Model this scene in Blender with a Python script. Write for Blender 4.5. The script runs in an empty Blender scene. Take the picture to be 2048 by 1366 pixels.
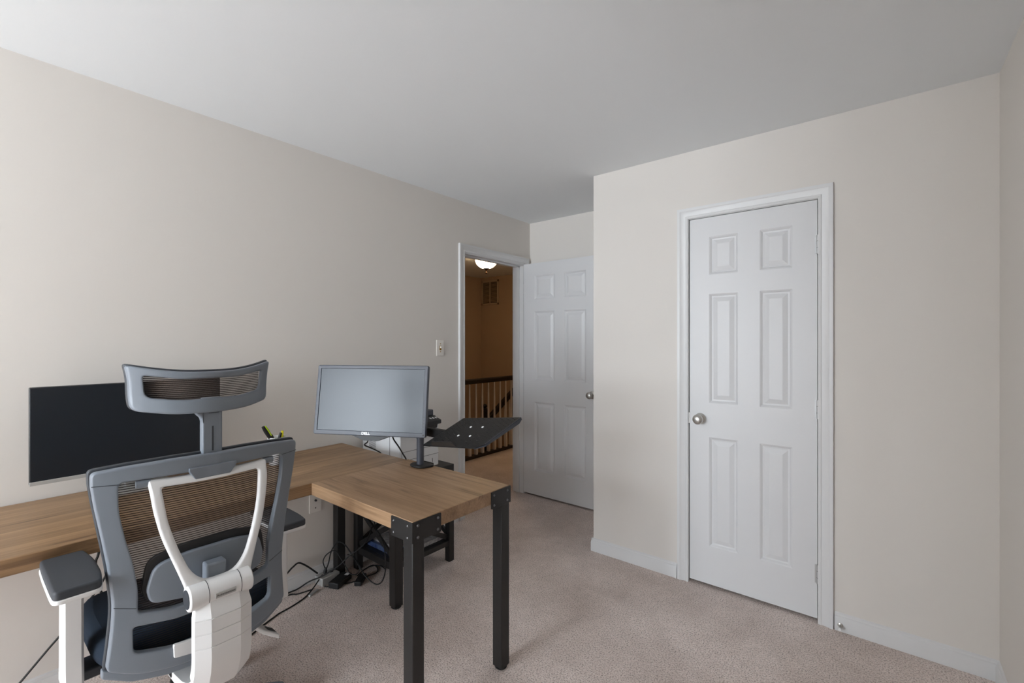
import bpy, bmesh, math, random
from mathutils import Vector, Matrix

random.seed(7)
R = math.radians
scene = bpy.context.scene
COL = scene.collection

# ------------------------------------------------------------------ camera
cam_d = bpy.data.cameras.new('camera')
cam_d.sensor_width = 36.0
cam_d.lens = 915.0 / 2048.0 * 36.0
cam_d.clip_start = 0.02
cam = bpy.data.objects.new('camera', cam_d)
cam.location = (2.51, 0.0, 1.3626)
cam.rotation_euler = (R(90), 0, R(39))
COL.objects.link(cam)
scene.camera = cam

# ------------------------------------------------------------------ world (overcast daylight)
world = bpy.data.worlds.new('overcast_sky')
scene.world = world
world.use_nodes = True
bg = world.node_tree.nodes['Background']
bg.inputs[0].default_value = (0.90, 0.97, 1.06, 1)
bg.inputs[1].default_value = 24.0

WIN = (0.08, 1.55, 0.50, 2.20)      # window opening in the wall behind the camera: x0, x1, z0, z1
YB = -3.30                          # inner face of that wall
pl_d = bpy.data.lights.new('window_portal', 'AREA')
pl_d.shape = 'RECTANGLE'
pl_d.size, pl_d.size_y = WIN[1] - WIN[0], WIN[3] - WIN[2]
pl_d.cycles.is_portal = True
portal = bpy.data.objects.new('window_portal', pl_d)
portal.location = ((WIN[0] + WIN[1]) / 2, YB - 0.02, (WIN[2] + WIN[3]) / 2)
portal.rotation_euler = (R(90), 0, 0)
COL.objects.link(portal)

scene.view_settings.view_transform = 'Standard'
scene.view_settings.look = 'None'
scene.view_settings.gamma = 1.0
scene.view_settings.use_curve_mapping = False
scene.view_settings.exposure = 0.0
try:
    scene.cycles.max_bounces = 10
    scene.cycles.diffuse_bounces = 6
    scene.cycles.transparent_max_bounces = 16
except Exception:
    pass

# ------------------------------------------------------------------ materials
def lin(c):
    c /= 255.0
    return c / 12.92 if c <= 0.04045 else ((c + 0.055) / 1.055) ** 2.4

def rgb(r, g, b):
    return (lin(r), lin(g), lin(b), 1.0)

def mat(name, color, rough=0.5, metal=0.0, spec=0.5, bump=None, mottle=None, coat=0.0):
    m = bpy.data.materials.new(name)
    m.use_nodes = True
    nt = m.node_tree
    b = nt.nodes['Principled BSDF']
    b.inputs['Base Color'].default_value = color
    b.inputs['Roughness'].default_value = rough
    b.inputs['Metallic'].default_value = metal
    b.inputs['Specular IOR Level'].default_value = spec
    b.inputs['Coat Weight'].default_value = coat
    tc = None
    if bump or mottle:
        tc = nt.nodes.new('ShaderNodeTexCoord')
    if bump:
        sc, st, dist = bump
        n = nt.nodes.new('ShaderNodeTexNoise')
        n.inputs['Scale'].default_value = sc
        n.inputs['Detail'].default_value = 3
        nt.links.new(tc.outputs['Object'], n.inputs['Vector'])
        bp = nt.nodes.new('ShaderNodeBump')
        bp.inputs['Strength'].default_value = st
        bp.inputs['Distance'].default_value = dist
        nt.links.new(n.outputs['Fac'], bp.inputs['Height'])
        nt.links.new(bp.outputs['Normal'], b.inputs['Normal'])
    if mottle:
        sc, c2 = mottle
        n = nt.nodes.new('ShaderNodeTexNoise')
        n.inputs['Scale'].default_value = sc
        n.inputs['Detail'].default_value = 4
        nt.links.new(tc.outputs['Object'], n.inputs['Vector'])
        rp = nt.nodes.new('ShaderNodeValToRGB')
        rp.color_ramp.elements[0].position = 0.35
        rp.color_ramp.elements[1].position = 0.65
        rp.color_ramp.elements[0].color = color
        rp.color_ramp.elements[1].color = c2
        nt.links.new(n.outputs['Fac'], rp.inputs['Fac'])
        nt.links.new(rp.outputs['Color'], b.inputs['Base Color'])
    return m

def wood_mat(name, along, dark, mid, light):
    m = bpy.data.materials.new(name)
    m.use_nodes = True
    nt = m.node_tree
    L = nt.links.new
    b = nt.nodes['Principled BSDF']
    b.inputs['Roughness'].default_value = 0.42
    tc = nt.nodes.new('ShaderNodeTexCoord')
    def mapped(sl, sx):
        mp = nt.nodes.new('ShaderNodeMapping')
        s = [sx, sx, sx]
        s['XYZ'.index(along)] = sl
        mp.inputs['Scale'].default_value = s
        L(tc.outputs['Object'], mp.inputs['Vector'])
        return mp
    def noise(mp, sc, det, rough=0.6, distort=0.0):
        n = nt.nodes.new('ShaderNodeTexNoise')
        n.inputs['Scale'].default_value = sc
        n.inputs['Detail'].default_value = det
        n.inputs['Roughness'].default_value = rough
        n.inputs['Distortion'].default_value = distort
        L(mp.outputs['Vector'], n.inputs['Vector'])
        return n
    n1 = noise(mapped(0.5, 7.0), 2.2, 5, 0.6, 1.1)
    n2 = noise(mapped(1.6, 60.0), 2.0, 6, 0.7, 0.3)
    n3 = noise(mapped(2.2, 28.0), 1.4, 3, 0.5, 0.4)
    r1 = nt.nodes.new('ShaderNodeValToRGB')
    e = r1.color_ramp.elements
    e[0].position, e[0].color = 0.30, dark
    e[1].position, e[1].color = 0.72, light
    k = e.new(0.5)
    k.color = mid
    L(n1.outputs['Fac'], r1.inputs['Fac'])
    r2 = nt.nodes.new('ShaderNodeValToRGB')
    r2.color_ramp.elements[0].position, r2.color_ramp.elements[0].color = 0.32, (0.74, 0.71, 0.68, 1)
    r2.color_ramp.elements[1].position, r2.color_ramp.elements[1].color = 0.6, (1, 1, 1, 1)
    L(n2.outputs['Fac'], r2.inputs['Fac'])
    r3 = nt.nodes.new('ShaderNodeValToRGB')
    r3.color_ramp.elements[0].position, r3.color_ramp.elements[0].color = 0.30, (0.42, 0.38, 0.36, 1)
    r3.color_ramp.elements[1].position, r3.color_ramp.elements[1].color = 0.41, (1, 1, 1, 1)
    L(n3.outputs['Fac'], r3.inputs['Fac'])
    mx = nt.nodes.new('ShaderNodeMix')
    mx.data_type, mx.blend_type = 'RGBA', 'MULTIPLY'
    mx.inputs[0].default_value = 1.0
    L(r1.outputs['Color'], mx.inputs[6]); L(r2.outputs['Color'], mx.inputs[7])
    mx2 = nt.nodes.new('ShaderNodeMix')
    mx2.data_type, mx2.blend_type = 'RGBA', 'MULTIPLY'
    mx2.inputs[0].default_value = 0.7
    L(mx.outputs[2], mx2.inputs[6]); L(r3.outputs['Color'], mx2.inputs[7])
    L(mx2.outputs[2], b.inputs['Base Color'])
    bp = nt.nodes.new('ShaderNodeBump')
    bp.inputs['Strength'].default_value = 0.15
    bp.inputs['Distance'].default_value = 0.002
    L(n2.outputs['Fac'], bp.inputs['Height'])
    L(bp.outputs['Normal'], b.inputs['Normal'])
    return m

def carpet_mat(name):
    m = bpy.data.materials.new(name)
    m.use_nodes = True
    nt = m.node_tree
    L = nt.links.new
    b = nt.nodes['Principled BSDF']
    b.inputs['Roughness'].default_value = 1.0
    b.inputs['Specular IOR Level'].default_value = 0.1
    b.inputs['Sheen Weight'].default_value = 0.15
    tc = nt.nodes.new('ShaderNodeTexCoord')
    def noise(sc, det, rough=0.6):
        n = nt.nodes.new('ShaderNodeTexNoise')
        n.inputs['Scale'].default_value = sc
        n.inputs['Detail'].default_value = det
        n.inputs['Roughness'].default_value = rough
        L(tc.outputs['Object'], n.inputs['Vector'])
        return n
    fine = noise(165.0, 3, 0.75)
    patch = noise(2.6, 3, 0.55)
    mid = noise(22.0, 3, 0.6)
    r1 = nt.nodes.new('ShaderNodeValToRGB')
    e = r1.color_ramp.elements
    e[0].position, e[0].color = 0.36, rgb(150, 138, 130)
    e[1].position, e[1].color = 0.62, rgb(255, 246, 240)
    k = e.new(0.48); k.color = rgb(244, 226, 218)
    L(fine.outputs['Fac'], r1.inputs['Fac'])
    r2 = nt.nodes.new('ShaderNodeValToRGB')
    r2.color_ramp.elements[0].position, r2.color_ramp.elements[0].color = 0.35, (0.80, 0.78, 0.765, 1)
    r2.color_ramp.elements[1].position, r2.color_ramp.elements[1].color = 0.65, (1.0, 1.0, 1.0, 1)
    L(patch.outputs['Fac'], r2.inputs['Fac'])
    r3 = nt.nodes.new('ShaderNodeValToRGB')
    r3.color_ramp.elements[0].position, r3.color_ramp.elements[0].color = 0.3, (0.9, 0.89, 0.88, 1)
    r3.color_ramp.elements[1].position, r3.color_ramp.elements[1].color = 0.7, (1.0, 1.0, 1.0, 1)
    L(mid.outputs['Fac'], r3.inputs['Fac'])
    last = r1.outputs['Color']
    for r in (r2, r3):
        mx = nt.nodes.new('ShaderNodeMix')
        mx.data_type, mx.blend_type = 'RGBA', 'MULTIPLY'
        mx.inputs[0].default_value = 1.0
        L(last, mx.inputs[6]); L(r.outputs['Color'], mx.inputs[7])
        last = mx.outputs[2]
    L(last, b.inputs['Base Color'])
    bp = nt.nodes.new('ShaderNodeBump')
    bp.inputs['Strength'].default_value = 0.7
    bp.inputs['Distance'].default_value = 0.006
    L(fine.outputs['Fac'], bp.inputs['Height'])
    L(bp.outputs['Normal'], b.inputs['Normal'])
    return m

def glow_mat(name, color, strength):
    m = bpy.data.materials.new(name)
    m.use_nodes = True
    b = m.node_tree.nodes['Principled BSDF']
    b.inputs['Base Color'].default_value = (0.9, 0.87, 0.8, 1)
    b.inputs['Roughness'].default_value = 0.3
    b.inputs['Emission Color'].default_value = color
    b.inputs['Emission Strength'].default_value = strength
    return m

def pane_mat(name):
    m = bpy.data.materials.new(name)
    m.use_nodes = True
    nt = m.node_tree
    nt.nodes.remove(nt.nodes['Principled BSDF'])
    t = nt.nodes.new('ShaderNodeBsdfTransparent')
    t.inputs[0].default_value = (0.97, 0.985, 0.98, 1)
    g = nt.nodes.new('ShaderNodeBsdfGlossy')
    g.inputs['Roughness'].default_value = 0.02
    mx = nt.nodes.new('ShaderNodeMixShader')
    mx.inputs[0].default_value = 0.06
    nt.links.new(t.outputs[0], mx.inputs[1])
    nt.links.new(g.outputs[0], mx.inputs[2])
    nt.links.new(mx.outputs[0], nt.nodes['Material Output'].inputs[0])
    return m

M = {}
M['wall'] = mat('wall_cream_paint', rgb(226, 221, 215), 0.75, 0, 0.25, bump=(260, 0.06, 0.002))
M['hallwall'] = mat('hall_wall_paint', rgb(182, 158, 132), 0.8, 0, 0.2, bump=(260, 0.06, 0.002))
M['ceil'] = mat('ceiling_white_paint', rgb(237, 240, 242), 0.9, 0, 0.1, bump=(180, 0.08, 0.002))
M['trim'] = mat('trim_white_gloss', rgb(224, 224, 224), 0.38, 0, 0.5)
M['door'] = mat('door_white_paint', rgb(221, 221, 222), 0.42, 0, 0.5, bump=(90, 0.05, 0.002))
M['carpet'] = carpet_mat('carpet_rose_beige')
M['nickel'] = mat('satin_nickel', rgb(206, 204, 200), 0.38, 1.0)
M['hingewhite'] = mat('hinge_satin', rgb(196, 196, 196), 0.4, 0.5)
M['wood_y'] = wood_mat('desk_oak_along_wall', 'Y', rgb(136, 106, 76), rgb(158, 125, 91), rgb(178, 144, 107))
M['wood_x'] = wood_mat('desk_oak_return', 'X', rgb(150, 119, 89), rgb(167, 134, 102), rgb(183, 150, 117))
M['iron'] = mat('black_powder_coat', rgb(40, 38, 37), 0.45, 0.2, 0.5, bump=(400, 0.05, 0.001))
M['bolt'] = mat('bolt_steel', rgb(120, 120, 122), 0.3, 1.0)
M['blackpl'] = mat('black_plastic', rgb(28, 28, 29), 0.5)
M['blackmetal'] = mat('matte_black_metal', rgb(20, 20, 21), 0.6, 0, 0.3)
M['blackcable'] = mat('black_cable', rgb(18, 18, 19), 0.55)
M['greypl'] = mat('chair_slate_plastic', rgb(122, 129, 138), 0.42, 0, 0.5, bump=(700, 0.04, 0.001))
M['greydk'] = mat('chair_dark_plastic', rgb(52, 56, 62), 0.5)
M['whitepl'] = mat('chair_white_plastic', rgb(234, 233, 232), 0.38, 0, 0.5)
M['mesh'] = mat('chair_mesh_thread', rgb(44, 40, 38), 0.8, 0, 0.2)
def film_mat(name, color, cover):
    m = bpy.data.materials.new(name)
    m.use_nodes = True
    nt = m.node_tree
    b = nt.nodes['Principled BSDF']
    b.inputs['Base Color'].default_value = color
    b.inputs['Roughness'].default_value = 0.9
    b.inputs['Specular IOR Level'].default_value = 0.1
    b.inputs['Alpha'].default_value = cover
    return m
M['film'] = film_mat('chair_fine_weave', rgb(140, 124, 114), 0.55)
M['fabric'] = mat('chair_navy_fabric', rgb(34, 44, 56), 0.95, 0, 0.2, bump=(900, 0.3, 0.001))
M['armpad'] = mat('arm_pad_rubber', rgb(62, 65, 70), 0.55, 0, 0.4)
M['silver'] = mat('silver_plastic', rgb(190, 190, 188), 0.4, 0.3)
M['screen_dark'] = mat('dark_screen_glass', rgb(27, 33, 40), 0.35, 0, 0.5)
M['screen_matte'] = mat('matte_screen', rgb(18, 34, 48), 0.33, 0, 0.52)
M['bezel'] = mat('monitor_bezel', rgb(68, 72, 82), 0.42, 0, 0.5)
M['printer'] = mat('printer_white', rgb(214, 215, 216), 0.5)
M['seam'] = mat('dark_seam', rgb(70, 70, 72), 0.7)
M['white'] = mat('white_plain', rgb(238, 238, 238), 0.5)
M['ceramic'] = mat('cup_ceramic', rgb(236, 236, 236), 0.25)
M['green'] = mat('lime_rubber', rgb(190, 220, 40), 0.5)
M['yellow'] = mat('marker_yellow', rgb(236, 226, 30), 0.4)
M['red'] = mat('red_print', rgb(200, 50, 40), 0.5)
M['paper'] = mat('paper_white', rgb(176, 174, 174), 0.8, mottle=(60, rgb(140, 138, 140)))
M['blue'] = mat('blue_cover', rgb(34, 56, 108), 0.5, mottle=(30, rgb(90, 108, 140)))
M['rail'] = mat('handrail_espresso', rgb(24, 15, 11), 0.4)
M['baluster'] = mat('baluster_white', rgb(240, 234, 226), 0.5)
M['bronze'] = mat('lamp_bronze', rgb(70, 48, 30), 0.45, 0.7)
M['bowl'] = glow_mat('lamp_bowl_glow', (1.0, 0.71, 0.42, 1), 30.0)
M['vent'] = mat('vent_painted', rgb(190, 170, 144), 0.5)
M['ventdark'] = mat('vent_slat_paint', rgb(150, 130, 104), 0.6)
M['plate'] = mat('switch_plate', rgb(236, 232, 226), 0.35)
M['brass'] = mat('brass_screw', rgb(170, 130, 60), 0.35, 1.0)
M['glass'] = pane_mat('window_pane')

# ------------------------------------------------------------------ helpers
def wloc(o):
    v = Vector((0, 0, 0))
    while o is not None:
        v += o.location
        o = o.parent
    return v

def tag(o, label=None, cat=None, group=None, kind=None):
    if label: o['label'] = label
    if cat: o['category'] = cat
    if group: o['group'] = group
    if kind: o['kind'] = kind
    return o

def empty(name, loc, label, cat, group=None):
    o = bpy.data.objects.new(name, None)
    o.empty_display_size = 0.05
    o.location = loc
    COL.objects.link(o)
    return tag(o, label, cat, group)

class MB:
    def __init__(self):
        self.v, self.f = [], []
    def add(self, vs, fs):
        n = len(self.v)
        self.v += [Vector(p) for p in vs]
        self.f += [tuple(i + n for i in f) for f in fs]
        return self
    def box(self, x0, x1, y0, y1, z0, z1, mtx=None):
        vs = [Vector((x, y, z)) for z in (z0, z1) for y in (y0, y1) for x in (x0, x1)]
        if mtx is not None:
            vs = [mtx @ p for p in vs]
        return self.add(vs, [(0, 2, 3, 1), (4, 5, 7, 6), (0, 1, 5, 4), (2, 6, 7, 3), (0, 4, 6, 2), (1, 3, 7, 5)])
    def bar(self, a, b, w, h, up=(0, 0, 1)):
        a, b = Vector(a), Vector(b)
        d = (b - a).normalized()
        s = d.cross(Vector(up))
        if s.length < 1e-5: s = Vector((1, 0, 0))
        s.normalize()
        u = s.cross(d)
        vs = []
        for p in (a, b):
            for i, j in ((-1, -1), (1, -1), (1, 1), (-1, 1)):
                vs.append(p + s * (i * w / 2) + u * (j * h / 2))
        return self.add(vs, [(0, 3, 2, 1), (4, 5, 6, 7), (0, 1, 5, 4), (1, 2, 6, 5), (2, 3, 7, 6), (3, 0, 4, 7)])
    def tube(self, pts, rad, n=10, caps=True):
        pts = [Vector(p) for p in pts]
        rads = rad if isinstance(rad, (list, tuple)) else [rad] * len(pts)
        base = len(self.v)
        prev = None
        for i, p in enumerate(pts):
            t = (pts[min(i + 1, len(pts) - 1)] - pts[max(i - 1, 0)])
            if t.length < 1e-9: t = Vector((0, 0, 1))
            t.normalize()
            if prev is None:
                s = t.cross(Vector((0, 0, 1)))
                if s.length < 1e-3: s = t.cross(Vector((0, 1, 0)))
            else:
                s = prev - t * prev.dot(t)
            s.normalize()
            prev = s
            u = t.cross(s)
            for k in range(n):
                a = 2 * math.pi * k / n
                self.v.append(p + (s * math.cos(a) + u * math.sin(a)) * rads[i])
        for i in range(len(pts) - 1):
            for k in range(n):
                a, b = base + i * n + k, base + i * n + (k + 1) % n
                self.f.append((a, b, b + n, a + n))
        if caps:
            self.f.append(tuple(base + k for k in reversed(range(n))))
            self.f.append(tuple(base + (len(pts) - 1) * n + k for k in range(n)))
        return self
    def lathe(self, prof, origin=(0, 0, 0), axis=(0, 0, 1), n=24):
        ax = Vector(axis).normalized()
        s = ax.cross(Vector((0, 1, 0)))
        if s.length < 1e-3: s = ax.cross(Vector((1, 0, 0)))
        s.normalize()
        u = ax.cross(s)
        base = len(self.v)
        o = Vector(origin)
        for r, h in prof:
            for k in range(n):
                a = 2 * math.pi * k / n
                self.v.append(o + ax * h + (s * math.cos(a) + u * math.sin(a)) * max(r, 1e-5))
        for i in range(len(prof) - 1):
            for k in range(n):
                a, b = base + i * n + k, base + i * n + (k + 1) % n
                self.f.append((a, b, b + n, a + n))
        self.f.append(tuple(base + k for k in reversed(range(n))))
        self.f.append(tuple(base + (len(prof) - 1) * n + k for k in range(n)))
        return self
    def loft(self, rings, caps=True):
        base = len(self.v)
        n = len(rings[0])
        for r in rings:
            self.v += [Vector(p) for p in r]
        for i in range(len(rings) - 1):
            for k in range(n):
                a, b = base + i * n + k, base + i * n + (k + 1) % n
                self.f.append((a, b, b + n, a + n))
        if caps:
            self.f.append(tuple(base + k for k in reversed(range(n))))
            self.f.append(tuple(base + (len(rings) - 1) * n + k for k in range(n)))
        return self
    def mesh(self, name, origin):
        me = bpy.data.meshes.new(name)
        me.from_pydata([p - origin for p in self.v], [], self.f)
        bm = bmesh.new()
        bm.from_mesh(me)
        bmesh.ops.recalc_face_normals(bm, faces=bm.faces)
        bm.to_mesh(me)
        bm.free()
        return me
    def build(self, name, m, parent=None, bevel=0.0, smooth=None, loc=None, seg=2):
        org = Vector(loc) if loc is not None else Vector((0, 0, 0))
        me = self.mesh(name, org)
        return link(name, me, m, parent, bevel, smooth, org, seg)

def link(name, me, m, parent=None, bevel=0.0, smooth=None, org=Vector((0, 0, 0)), seg=2):
    """me is given relative to the world point org"""
    me.materials.clear()
    me.materials.append(m)
    if smooth or (bevel and smooth is None):
        ang = smooth if smooth and smooth is not True else 40
        for p in me.polygons: p.use_smooth = True
        me.set_sharp_from_angle(angle=R(ang))
    o = bpy.data.objects.new(name, me)
    COL.objects.link(o)
    if parent is not None:
        o.parent = parent
        o.location = org - wloc(parent)
    else:
        o.location = org
    if bevel:
        md = o.modifiers.new('bevel', 'BEVEL')
        md.width = bevel
        md.segments = seg
        md.limit_method = 'ANGLE'
        md.angle_limit = R(40)
    return o

def single(mb, name, m, label, cat, group=None, kind=None, bevel=0.0, smooth=None):
    """a thing that is one mesh; origin at the middle of its base"""
    xs = [p.x for p in mb.v]; ys = [p.y for p in mb.v]; zs = [p.z for p in mb.v]
    loc = ((min(xs) + max(xs)) / 2, (min(ys) + max(ys)) / 2, min(zs))
    return tag(mb.build(name, m, None, bevel, smooth, loc), label, cat, group, kind)

def struct(mb, name, m, label, cat, bevel=0.0, smooth=None, parent=None):
    o = mb.build(name, m, parent, bevel, smooth)
    if parent is None:
        tag(o, label, cat, kind='structure')
    return o

def catmull(pts, n=8):
    P = [Vector(p) for p in pts]
    P = [P[0] * 2 - P[1]] + P + [P[-1] * 2 - P[-2]]
    out = []
    for i in range(1, len(P) - 2):
        a, b, c, d = P[i - 1], P[i], P[i + 1], P[i + 2]
        for k in range(n):
            t = k / n
            out.append(0.5 * ((2 * b) + (c - a) * t + (2 * a - 5 * b + 4 * c - d) * t * t + (3 * b - a - 3 * c + d) * t ** 3))
    out.append(P[-2])
    return out

def fillet(pts, rad, n=5):
    """round the corners of a closed 2D polygon; rad is a number or a list"""
    out = []
    N = len(pts)
    for i in range(N):
        r = rad[i] if isinstance(rad, (list, tuple)) else rad
        p, a, b = Vector(pts[i]), Vector(pts[i - 1]), Vector(pts[(i + 1) % N])
        if r <= 0:
            out.append(p); continue
        da, db = (a - p), (b - p)
        la, lb = da.length, db.length
        da.normalize(); db.normalize()
        t = min(r, la * 0.48, lb * 0.48)
        for k in range(n + 1):
            s = k / n
            q0, q1 = p + da * t, p + db * t
            out.append(q0 * (1 - s) ** 2 + p * 2 * s * (1 - s) + q1 * s * s)
    return out

def plate_mesh(outline, holes, thick, bev, fn, step=0.02, bres=2):
    """2D outline with holes -> rounded plate, cut by a grid, mapped by fn(u, v, w)"""
    cu = bpy.data.curves.new('tmp', 'CURVE')
    cu.dimensions = '2D'
    cu.fill_mode = 'BOTH'
    for poly in [outline] + list(holes):
        sp = cu.splines.new('POLY')
        sp.points.add(len(poly) - 1)
        for q, p in zip(sp.points, poly):
            q.co = (p[0], p[1], 0, 1)
        sp.use_cyclic_u = True
    cu.extrude = max(thick / 2 - bev, 0.0001)
    cu.bevel_depth = bev
    cu.bevel_resolution = bres
    cu.offset = -bev
    ob = bpy.data.objects.new('tmp', cu)
    COL.objects.link(ob)
    dg = bpy.context.evaluated_depsgraph_get()
    me = bpy.data.meshes.new_from_object(ob.evaluated_get(dg))
    bpy.data.objects.remove(ob)
    bpy.data.curves.remove(cu)
    bm = bmesh.new()
    bm.from_mesh(me)
    bmesh.ops.remove_doubles(bm, verts=bm.verts, dist=1e-5)
    if step:
        us = [v.co.x for v in bm.verts]; vs = [v.co.y for v in bm.verts]
        for lo, hi, ax in ((min(us), max(us), 0), (min(vs), max(vs), 1)):
            k = int((hi - lo) / step)
            for i in range(1, k + 1):
                c = lo + (hi - lo) * i / (k + 1)
                co = (c, 0, 0) if ax == 0 else (0, c, 0)
                no = (1, 0, 0) if ax == 0 else (0, 1, 0)
                bmesh.ops.bisect_plane(bm, geom=bm.verts[:] + bm.edges[:] + bm.faces[:], plane_co=co, plane_no=no)
    for v in bm.verts:
        v.co = fn(v.co.x, v.co.y, v.co.z)
    bmesh.ops.recalc_face_normals(bm, faces=bm.faces)
    bm.to_mesh(me)
    bm.free()
    return me

def plate(name, outline, holes, thick, bev, fn, m, parent, step=0.02, smooth=35):
    root = wloc(parent)
    me = plate_mesh(outline, holes, thick, bev, lambda u, v, w: Vector(fn(u, v, w)) - root, step)
    o = link(name, me, m, parent, 0, smooth, root)
    wn = o.modifiers.new('weighted_normals', 'WEIGHTED_NORMAL')
    wn.keep_sharp = True
    return o

def text_part(name, body, size, fn, m, parent, extrude=0.0004, bold=0.0):
    cu = bpy.data.curves.new('tmp', 'FONT')
    cu.body = body
    cu.size = size
    cu.align_x, cu.align_y = 'CENTER', 'CENTER'
    cu.extrude = extrude
    cu.offset = bold
    ob = bpy.data.objects.new('tmp', cu)
    COL.objects.link(ob)
    dg = bpy.context.evaluated_depsgraph_get()
    me = bpy.data.meshes.new_from_object(ob.evaluated_get(dg))
    bpy.data.objects.remove(ob)
    bpy.data.curves.remove(cu)
    root = wloc(parent)
    for v in me.vertices:
        v.co = Vector(fn(v.co.x, v.co.y, v.co.z)) - root
    return link(name, me, m, parent, 0, None, root)

def dup(o, parent, loc):
    c = o.copy()
    COL.objects.link(c)
    c.parent = parent
    c.location = loc
    return c

# ================================================================== THE ROOM
XL, XR, YC, YE, H = 0.0, 2.875, 2.655, 3.36, 2.44
XC = 1.045                 # closet corner
T = 0.115                  # wall thickness
D1 = (2.50, 3.275, 2.06)   # doorway to the hall: y0, y1, height (rough opening)
D2 = (1.650, 2.272, 2.058) # closet opening: x0, x1, height

mb = MB()
mb.box(-1.25, XR + T, YB - T, YE + T, -0.12, 0.0)
mb.box(-1.25, -0.0, YE + T, 5.72, -0.12, 0.0)
struct(mb, 'floor', M['carpet'], 'rose beige cut pile carpet running through the room into the hall', 'floor')
mb = MB(); mb.box(XL - T, XR + T, YB - T, YE + T, H, H + 0.1)
struct(mb, 'ceiling', M['ceil'], 'flat white painted ceiling of the room', 'ceiling')
mb = MB()
mb.box(-T, 0, YB - T, D1[0], 0, H)
mb.box(-T, 0, D1[0], D1[1], D1[2], H)
mb.box(-T, 0, D1[1], 5.82, 0, H)
struct(mb, 'wall_left', M['wall'], 'long cream wall behind the desk with the open doorway', 'wall')
mb = MB()
mb.box(XC, D2[0], YC, YC + T, 0, H)
mb.box(D2[0], D2[1], YC, YC + T, D2[2], H)
mb.box(D2[1], XR, YC, YC + T, 0, H)
mb.box(XC, XC + T, YC + T, YE, 0, H)
struct(mb, 'wall_front', M['wall'], 'cream closet wall around the closed white door', 'wall')
mb = MB(); mb.box(0, XR + T, YE, YE + T, 0, H)
struct(mb, 'wall_alcove', M['wall'], 'cream wall at the end of the entry alcove', 'wall')
mb = MB(); mb.box(XR, XR + T, YB - T, YE, 0, H)
struct(mb, 'wall_right', M['wall'], 'cream wall at the right edge of the view', 'wall')
mb = MB()
mb.box(0, WIN[0], YB - T, YB, 0, H)
mb.box(WIN[1], XR, YB - T, YB, 0, H)
mb.box(WIN[0], WIN[1], YB - T, YB, 0, WIN[2])
mb.box(WIN[0], WIN[1], YB - T, YB, WIN[3], H)
struct(mb, 'wall_back', M['wall'], 'cream window wall behind the camera', 'wall')
mb = MB(); mb.box(1.62, XR, YB, -0.55, 0, H)  # unseen block, added to keep window light off the right of the closet wall
struct(mb, 'shade_block', M['wall'], 'cream block added out of view behind the camera to shade the closet wall', 'wall')

# window behind the camera
win = empty('window_1', ((WIN[0] + WIN[1]) / 2, YB, WIN[2]), 'white twin sash window behind the camera', 'window')
win['kind'] = 'structure'
fr = MB()
x0, x1, z0, z1 = WIN
xm = (x0 + x1) / 2
for a, b in ((x0, x0 + 0.04), (xm - 0.03, xm + 0.03), (x1 - 0.04, x1)):
    fr.box(a, b, YB - 0.09, YB - 0.03, z0, z1)
for a, b in ((z0, z0 + 0.05), ((z0 + z1) / 2 - 0.02, (z0 + z1) / 2 + 0.02), (z1 - 0.04, z1)):
    fr.box(x0, x1, YB - 0.088, YB - 0.032, a, b)
fr.build('window_frame', M['trim'], win)
MB().box(x0 - 0.06, x1 + 0.06, YB - 0.02, YB + 0.05, z0 - 0.03, z0).build('window_sill', M['trim'], win, bevel=0.004)
for a, b in ((x0 + 0.04, xm - 0.03), (xm + 0.03, x1 - 0.04)):
    for c, d in ((z0 + 0.05, (z0 + z1) / 2 - 0.02), ((z0 + z1) / 2 + 0.02, z1 - 0.04)):
        MB().add([(a, YB - 0.06, c), (b, YB - 0.06, c), (b, YB - 0.06, d), (a, YB - 0.06, d)], [(0, 1, 2, 3)]).build('pane', M['glass'], win)

# hall shell
mb = MB()
mb.box(-2.95, -T, 5.72, 5.82, -2.0, H)
struct(mb, 'wall_hall_end', M['hallwall'], 'tan stairwell wall carrying the air vent', 'wall')
mb = MB(); mb.box(-2.95, -2.80, 1.3, 5.72, -2.0, H)
struct(mb, 'wall_hall_far', M['hallwall'], 'tan wall across the stairwell', 'wall')
mb = MB(); mb.box(-2.80, -T, 1.2, 1.3, -2.0, H)
struct(mb, 'wall_hall_near', M['hallwall'], 'tan wall closing the near end of the hall', 'wall')
mb = MB(); mb.box(-2.95, -T, 1.2, 5.82, H, H + 0.1)
struct(mb, 'ceiling_hall', M['ceil'], 'white hall ceiling above the stairwell', 'ceiling')
mb = MB(); mb.box(-1.31, -1.25, 1.3, 5.72, -0.30, 0.012)
struct(mb, 'trim_stairwell', M['rail'], 'dark landing nosing under the hall railing', 'trim', bevel=0.003)
mb = MB()
mb.box(-1.29, -1.27, 1.3, 5.72, -2.0, -0.30)
struct(mb, 'wall_stairwell', M['hallwall'], 'tan stairwell wall below the landing', 'wall')
stair = empty('staircase', (-2.05, 4.3, -2.0), 'carpeted stairs down in the stairwell behind the railing', 'staircase')
stair['kind'] = 'structure'
MB().box(-2.80, -1.29, 1.3, 4.0, -2.06, -2.0).build('landing', M['carpet'], stair)
for i in range(7):
    MB().box(-2.80, -1.29, 4.0 + i * 0.25, 5.72, -2.0 + i * 0.19, -2.0 + (i + 1) * 0.19).build('step', M['carpet'], stair, bevel=0.01)

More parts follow.
